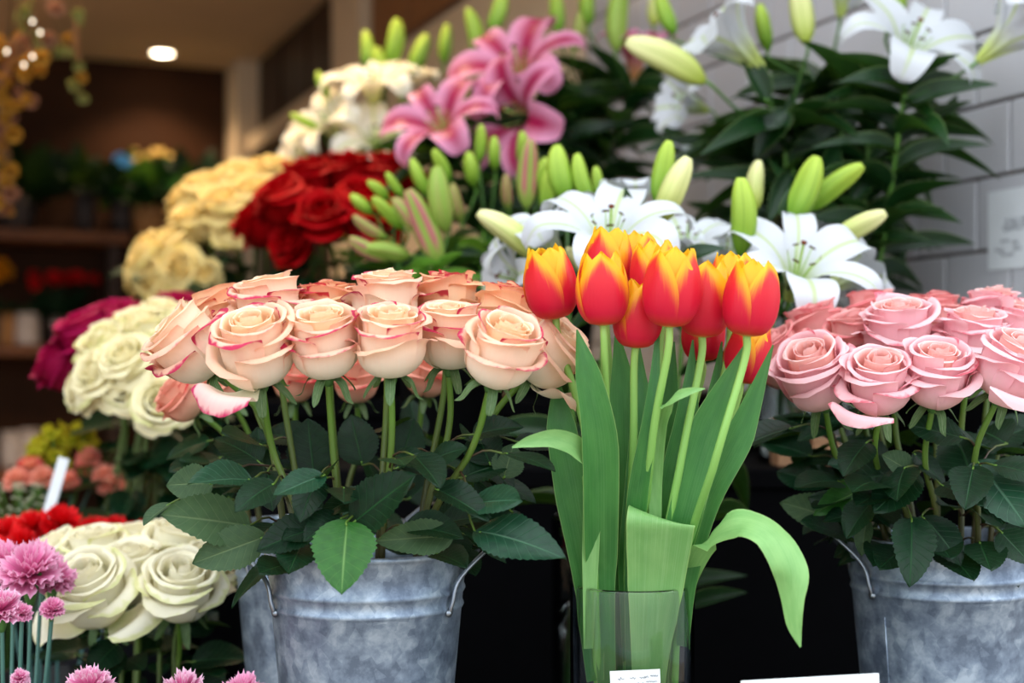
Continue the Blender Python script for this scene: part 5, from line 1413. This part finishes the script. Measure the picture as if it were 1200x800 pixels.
# kraft boxes on the riser, glimpsed behind the tulips
for i, (px0, px1, py0, py1, d, lab) in enumerate([(912, 946, 492, 552, 2.06, 'small kraft cardboard box on the riser behind the tulips'), (952, 985, 512, 552, 2.10, 'lower kraft cardboard box beside the taller one on the riser')]):
    a = P(px0, py1, d); b = P(px1, py0, d)
    o = thing('cardboard_box', lab, 'box', ((a.x + b.x) / 2, d + .03, .97))
    put('carton', flat(mesh_from('carton', [box(a.x, b.x, d, d + .06, .9705, b.z - .008, .001)], M['kraft'])), o)
    put('lid', flat(mesh_from('lid', [box(a.x - .001, b.x + .001, d - .001, d + .061, b.z - .0078, b.z, .001)], M['kraft'])), o)

# ------------------------------------------------------------------ shelves at the back of the shop
SA = 4.86                            # front edge of the shelves (depth along the wall)
shelf = thing('wall_shelf', 'dark wooden shelf unit with brown planks along the back wall', 'shelf', tuple(ROOM @ Vector((1.9, BACK_A - .15, 0))))
SHZ = [1.755, 1.245, 0.70]
for z in SHZ:
    rput('plank', [box(.62, 3.6, SA, BACK_A - .005, z - .05, z, .004)], M['wood'], shelf)
for b in (.66, 1.9, 3.5):
    rput('upright', [box(b, b + .05, SA + .05, BACK_A - .006, 0, 1.70)], M['wood_dark'], shelf)
def on_shelf(px, zi, back=.10):
    """point on a shelf below picture column px"""
    q = (px - 600.0) / FPX
    # ray x = q*y meets a = SA + back
    n = (SA + back) ; # a = (x-OX)*DX + (y-OY)*DY
    y = (n + OX * DX + OY * DY) / (q * DX + DY)
    return Vector((q * y, y, SHZ[zi]))
def pot(label, cat, px, zi, R, H, mat, back=.10):
    p = on_shelf(px, zi, back)
    o = thing('flower_pot', label, cat, p)
    put('body', mesh_from('pot', [lathe([(0.001, 0), (R * .8, 0), (R, H), (R - .006, H), (R * .8 - .006, .01), (.001, .01)], 24)], M[mat]), o, T(p))
    return o, p
M['terra'] = simple_mat('tan_pot', (176, 128, 80), .8); M['pot_grey'] = simple_mat('grey_pot', (66, 60, 60), .6); M['jar'] = simple_mat('white_jar', (206, 196, 190), .35)
rf = random.Random(33)
def bushy(name, label, px, zi, R, H, mat, kind, n, L, blossoms=(), spread=.5):
    o, p = pot(label + ' in its pot', 'plant', px, zi, R, H, mat)
    o.name = name; WORLD[o.name] = T(p)
    for k in range(n):
        a = k * 2.4 + rf.random(); e = rf.uniform(.2, 1.3)
        d = Vector((math.cos(a) * math.cos(e), math.sin(a) * math.cos(e), math.sin(e)))
        b = p + Vector((0, 0, H - .01)) + d * rf.uniform(.02, L * .5)
        t = b + d * L * rf.uniform(.5, 1.0) + Vector((0, 0, -.03))
        if (ROOM.inverted() @ t).y > BACK_A - .03 or (ROOM.inverted() @ b).y > BACK_A - .03 or (zi == 1 and t.z > SHZ[0] - .08): continue
        put('leaf', rf.choice(LEAF[kind]), o, leaf_matrix(b, t, (t - b).length * .5, (d.x * .5, d.y * .5 - .5, .6)))
    for (mesh, cnt, sz, zz) in blossoms:
        for k in range(cnt):
            a = k * 2.4; r = spread * L * math.sqrt((k + .5) / cnt)
            q = p + Vector((math.cos(a) * r, math.sin(a) * r, H + zz + rf.uniform(-.03, .03)))
            if (ROOM.inverted() @ q).y > BACK_A - .05: continue
            put('blossom', mesh, o, T(q) @ basis((math.cos(a) * .5, math.sin(a) * .5 - .5, .8), a) @ Matrix.Scale(sz, 4))
    return o
M['blue'] = petal_mat('blue_petal', [(0, (30, 110, 190)), (1, (90, 180, 240))], (150, 210, 250), 1, .5)
BLUE_GLOW = carnation_mesh('blue_glow_blossom', 4, M['blue'], ((.3, 4, .7), (.5, 6, .3)))
YELF = carnation_mesh('yellow_blossom', 4, M['cream'], ((.3, 4, .7), (.5, 6, .3)))
ORF = carnation_mesh('orange_blossom', 4, petal_mat('orange_petal', [(0, (220, 130, 10)), (1, (246, 170, 20))], (250, 190, 60), 1, .5))
bushy('leafy_plant', 'leafy dark green plant at the outer end of the upper shelf', 20, 0, .09, .14, 'pot_grey', 'rose_leaf', 46, .26)
bushy('leafy_plant', 'leafy plant in a slim grey pot on the upper shelf', 100, 0, .05, .18, 'pot_grey', 'rose_leaf', 40, .22)
bushy('blue_glow_plant', 'made-up blue-flowered plant, in place of a lit screen, on the upper shelf', 143, 0, .05, .16, 'pot_grey', 'rose_leaf', 26, .20, [(BLUE_GLOW, 7, .07, .13)], .22)  # made-up plant, its blue blossoms stand in for a lit screen
bushy('yellow_flowering_plant', 'plant with pale yellow blossoms above the tan pot', 176, 0, .085, .13, 'terra', 'rose_leaf_bright', 44, .24, [(YELF, 10, .05, .22)], .35)
bushy('leafy_plant', 'dark green plant beside the yellow-flowering one', 225, 0, .07, .15, 'pot_grey', 'rose_leaf', 40, .26)
bushy('red_flowering_plant', 'dark red flowering plant on the lower shelf', 70, 1, .06, .12, 'pot_grey', 'rose_leaf', 22, .18, [(CRED[0], 9, .06, .16)], .8)
bushy('orange_flower', 'orange flower in a jar at the outer end of the lower shelf', -4, 1, .05, .12, 'pot_grey', 'rose_leaf', 12, .12, [(ORF, 5, .09, .17)], .3)
for (px, zi, R, H, mat, lab) in [(32, 1, .055, .14, 'jar', 'white ceramic jar on the lower shelf'), (8, 1, .035, .14, 'terra', 'tan candle jar next to the white ceramic one'), (68, 1, .03, .06, 'pot_grey', 'small dark stand under the white candle'), (14, 2, .05, .16, 'jar', 'pale jar on the lowest shelf under the tan one'), (36, 2, .05, .17, 'jar', 'pale jar on the lowest shelf beside its twin')]:
    p = on_shelf(px, zi, .08)
    o = thing('storage_jar', lab, 'jar', p)
    put('body', mesh_from('jar', [lathe([(.001, 0), (R, 0), (R * 1.03, H * .1), (R, H * .8), (R * .85, H * .88), (.001, H * .885)], 24)], M[mat]), o, T(p))
    put('lid', mesh_from('jar_lid', [lathe([(.001, H * .886), (R * .9, H * .886), (R * .9, H), (.001, H * 1.01)], 24)], M[mat]), o, T(p))
p = on_shelf(68, 1, .08) + Vector((0, 0, .0607))
o = thing('white_candle', 'round white candle standing on the small dark stand', 'candle', p)
put('wax', mesh_from('wax', [lathe([(.001, 0), (.03, .004), (.038, .03), (.034, .055), (.02, .065), (.001, .062)], 20)], M['jar']), o, T(p))
put('wick', mesh_from('wick', [tube([(0, 0, .06), (.001, 0, .068), (.002, 0, .074)], .001, 5, 4)], M['ink']), o, T(p))

# ------------------------------------------------------------------ dried flowers hanging from the ceiling
M['gold'] = petal_mat('gold_dried', [(0, (130, 84, 20)), (1, (200, 146, 50))], (214, 170, 80), 1, .6)
M['blush'] = petal_mat('blush_dried', [(0, (120, 74, 50)), (1, (170, 118, 90))], (236, 190, 160), 1, .6)
M['pale_green'] = petal_mat('pale_green_dried', [(0, (110, 120, 60)), (1, (170, 170, 100))], (200, 196, 140), 1, .6)
DRY = [carnation_mesh('gold_head', 31, M['gold'], ((.3, 5, .6), (.5, 7, .25), (.5, 6, -.1))), carnation_mesh('blush_head', 32, M['blush'], ((.3, 5, .6), (.5, 7, .25), (.5, 6, -.1))), carnation_mesh('pale_head', 33, M['pale_green'], ((.3, 5, .6), (.5, 7, .25)))]
rd = random.Random(12)
M['bulb'] = None
def hang(label, px, pyt, pyb, d, n, pick, wdt):
    top = P(px, pyt, d); root = thing('dried_flower_bunch', label, 'dried flowers', (top.x, top.y, CEIL), 'dried flowers hanging from the ceiling')
    o3 = Vector((top.x, top.y, CEIL))
    ch = [tube([(0, 0, -.002), (0.004, 0, (top.z - CEIL) * .5), (0, 0, top.z - CEIL)], .002, 5, 8)]
    hs = []
    for k in range(n):
        q = P(px + rd.uniform(-1, 1) * wdt, pyt + (pyb - pyt) * (k + rd.random()) / n, d + rd.uniform(-.08, .08))
        ch.append(tube([top - o3, (top - o3).lerp(q - o3, .5) + Vector((rd.uniform(-.01, .01), 0, -.01)), q - o3], .0010, 4, 7)); hs.append(q)
    put('stalks', mesh_from('stalks', ch, M['wood_mid']), root, T(o3))
    for k, q in enumerate(hs):
        put('flower_head', DRY[pick[k % len(pick)]], root, T(q) @ basis((rd.uniform(-.6, .6), -.6, -.5), rd.random() * 6) @ Matrix.Scale(rd.uniform(.022, .045), 4))
hang('golden dried flowers hanging thickest with blush heads among them', 22, 40, 125, 3.2, 26, (0, 0, 1), 26)
hang('thin dried bunch with one big gold head hanging apart', 88, 10, 118, 3.3, 8, (2, 2, 0), 10)
hang('pale green dried sprays hanging behind the golden ones', 48, -30, 60, 3.5, 14, (2, 2, 1), 24)
hang('blush and gold dried flowers hanging lowest over the shelf', 2, 110, 250, 3.2, 18, (1, 0), 14)
# little fairy lights on a wire among them
def fairy():
    t = NT('fairy_glow'); e = t.n('ShaderNodeEmission'); e.inputs[0].default_value = (1.0, .86, .66, 1); e.inputs[1].default_value = 3.0
    return t.done(e.outputs[0])
M['fairy'] = fairy()
pts = [P(30, -60, 3.1), P(38, 25, 3.1), P(47, 38, 3.1), P(38, 66, 3.1), P(28, 76, 3.1), P(8, 60, 3.1), P(-12, 20, 3.1)]
o3 = Vector((pts[0].x, pts[0].y, CEIL))
fl = thing('fairy_lights', 'string of tiny fairy lights twisted among the hanging dried flowers', 'lights', o3)
put('wire', mesh_from('wire', [tube([Vector((0, 0, 0))] + [p - o3 for p in pts], .0008, 4, 40)], M['wood_mid']), fl, T(o3))
for p in pts[1:6]:
    put('bulb', mesh_from('bulb', [lathe([(.001, -.004), (.0026, -.003), (.003, 0), (.002, .003), (.001, .004)], 10)], M['fairy']), fl, T(p))
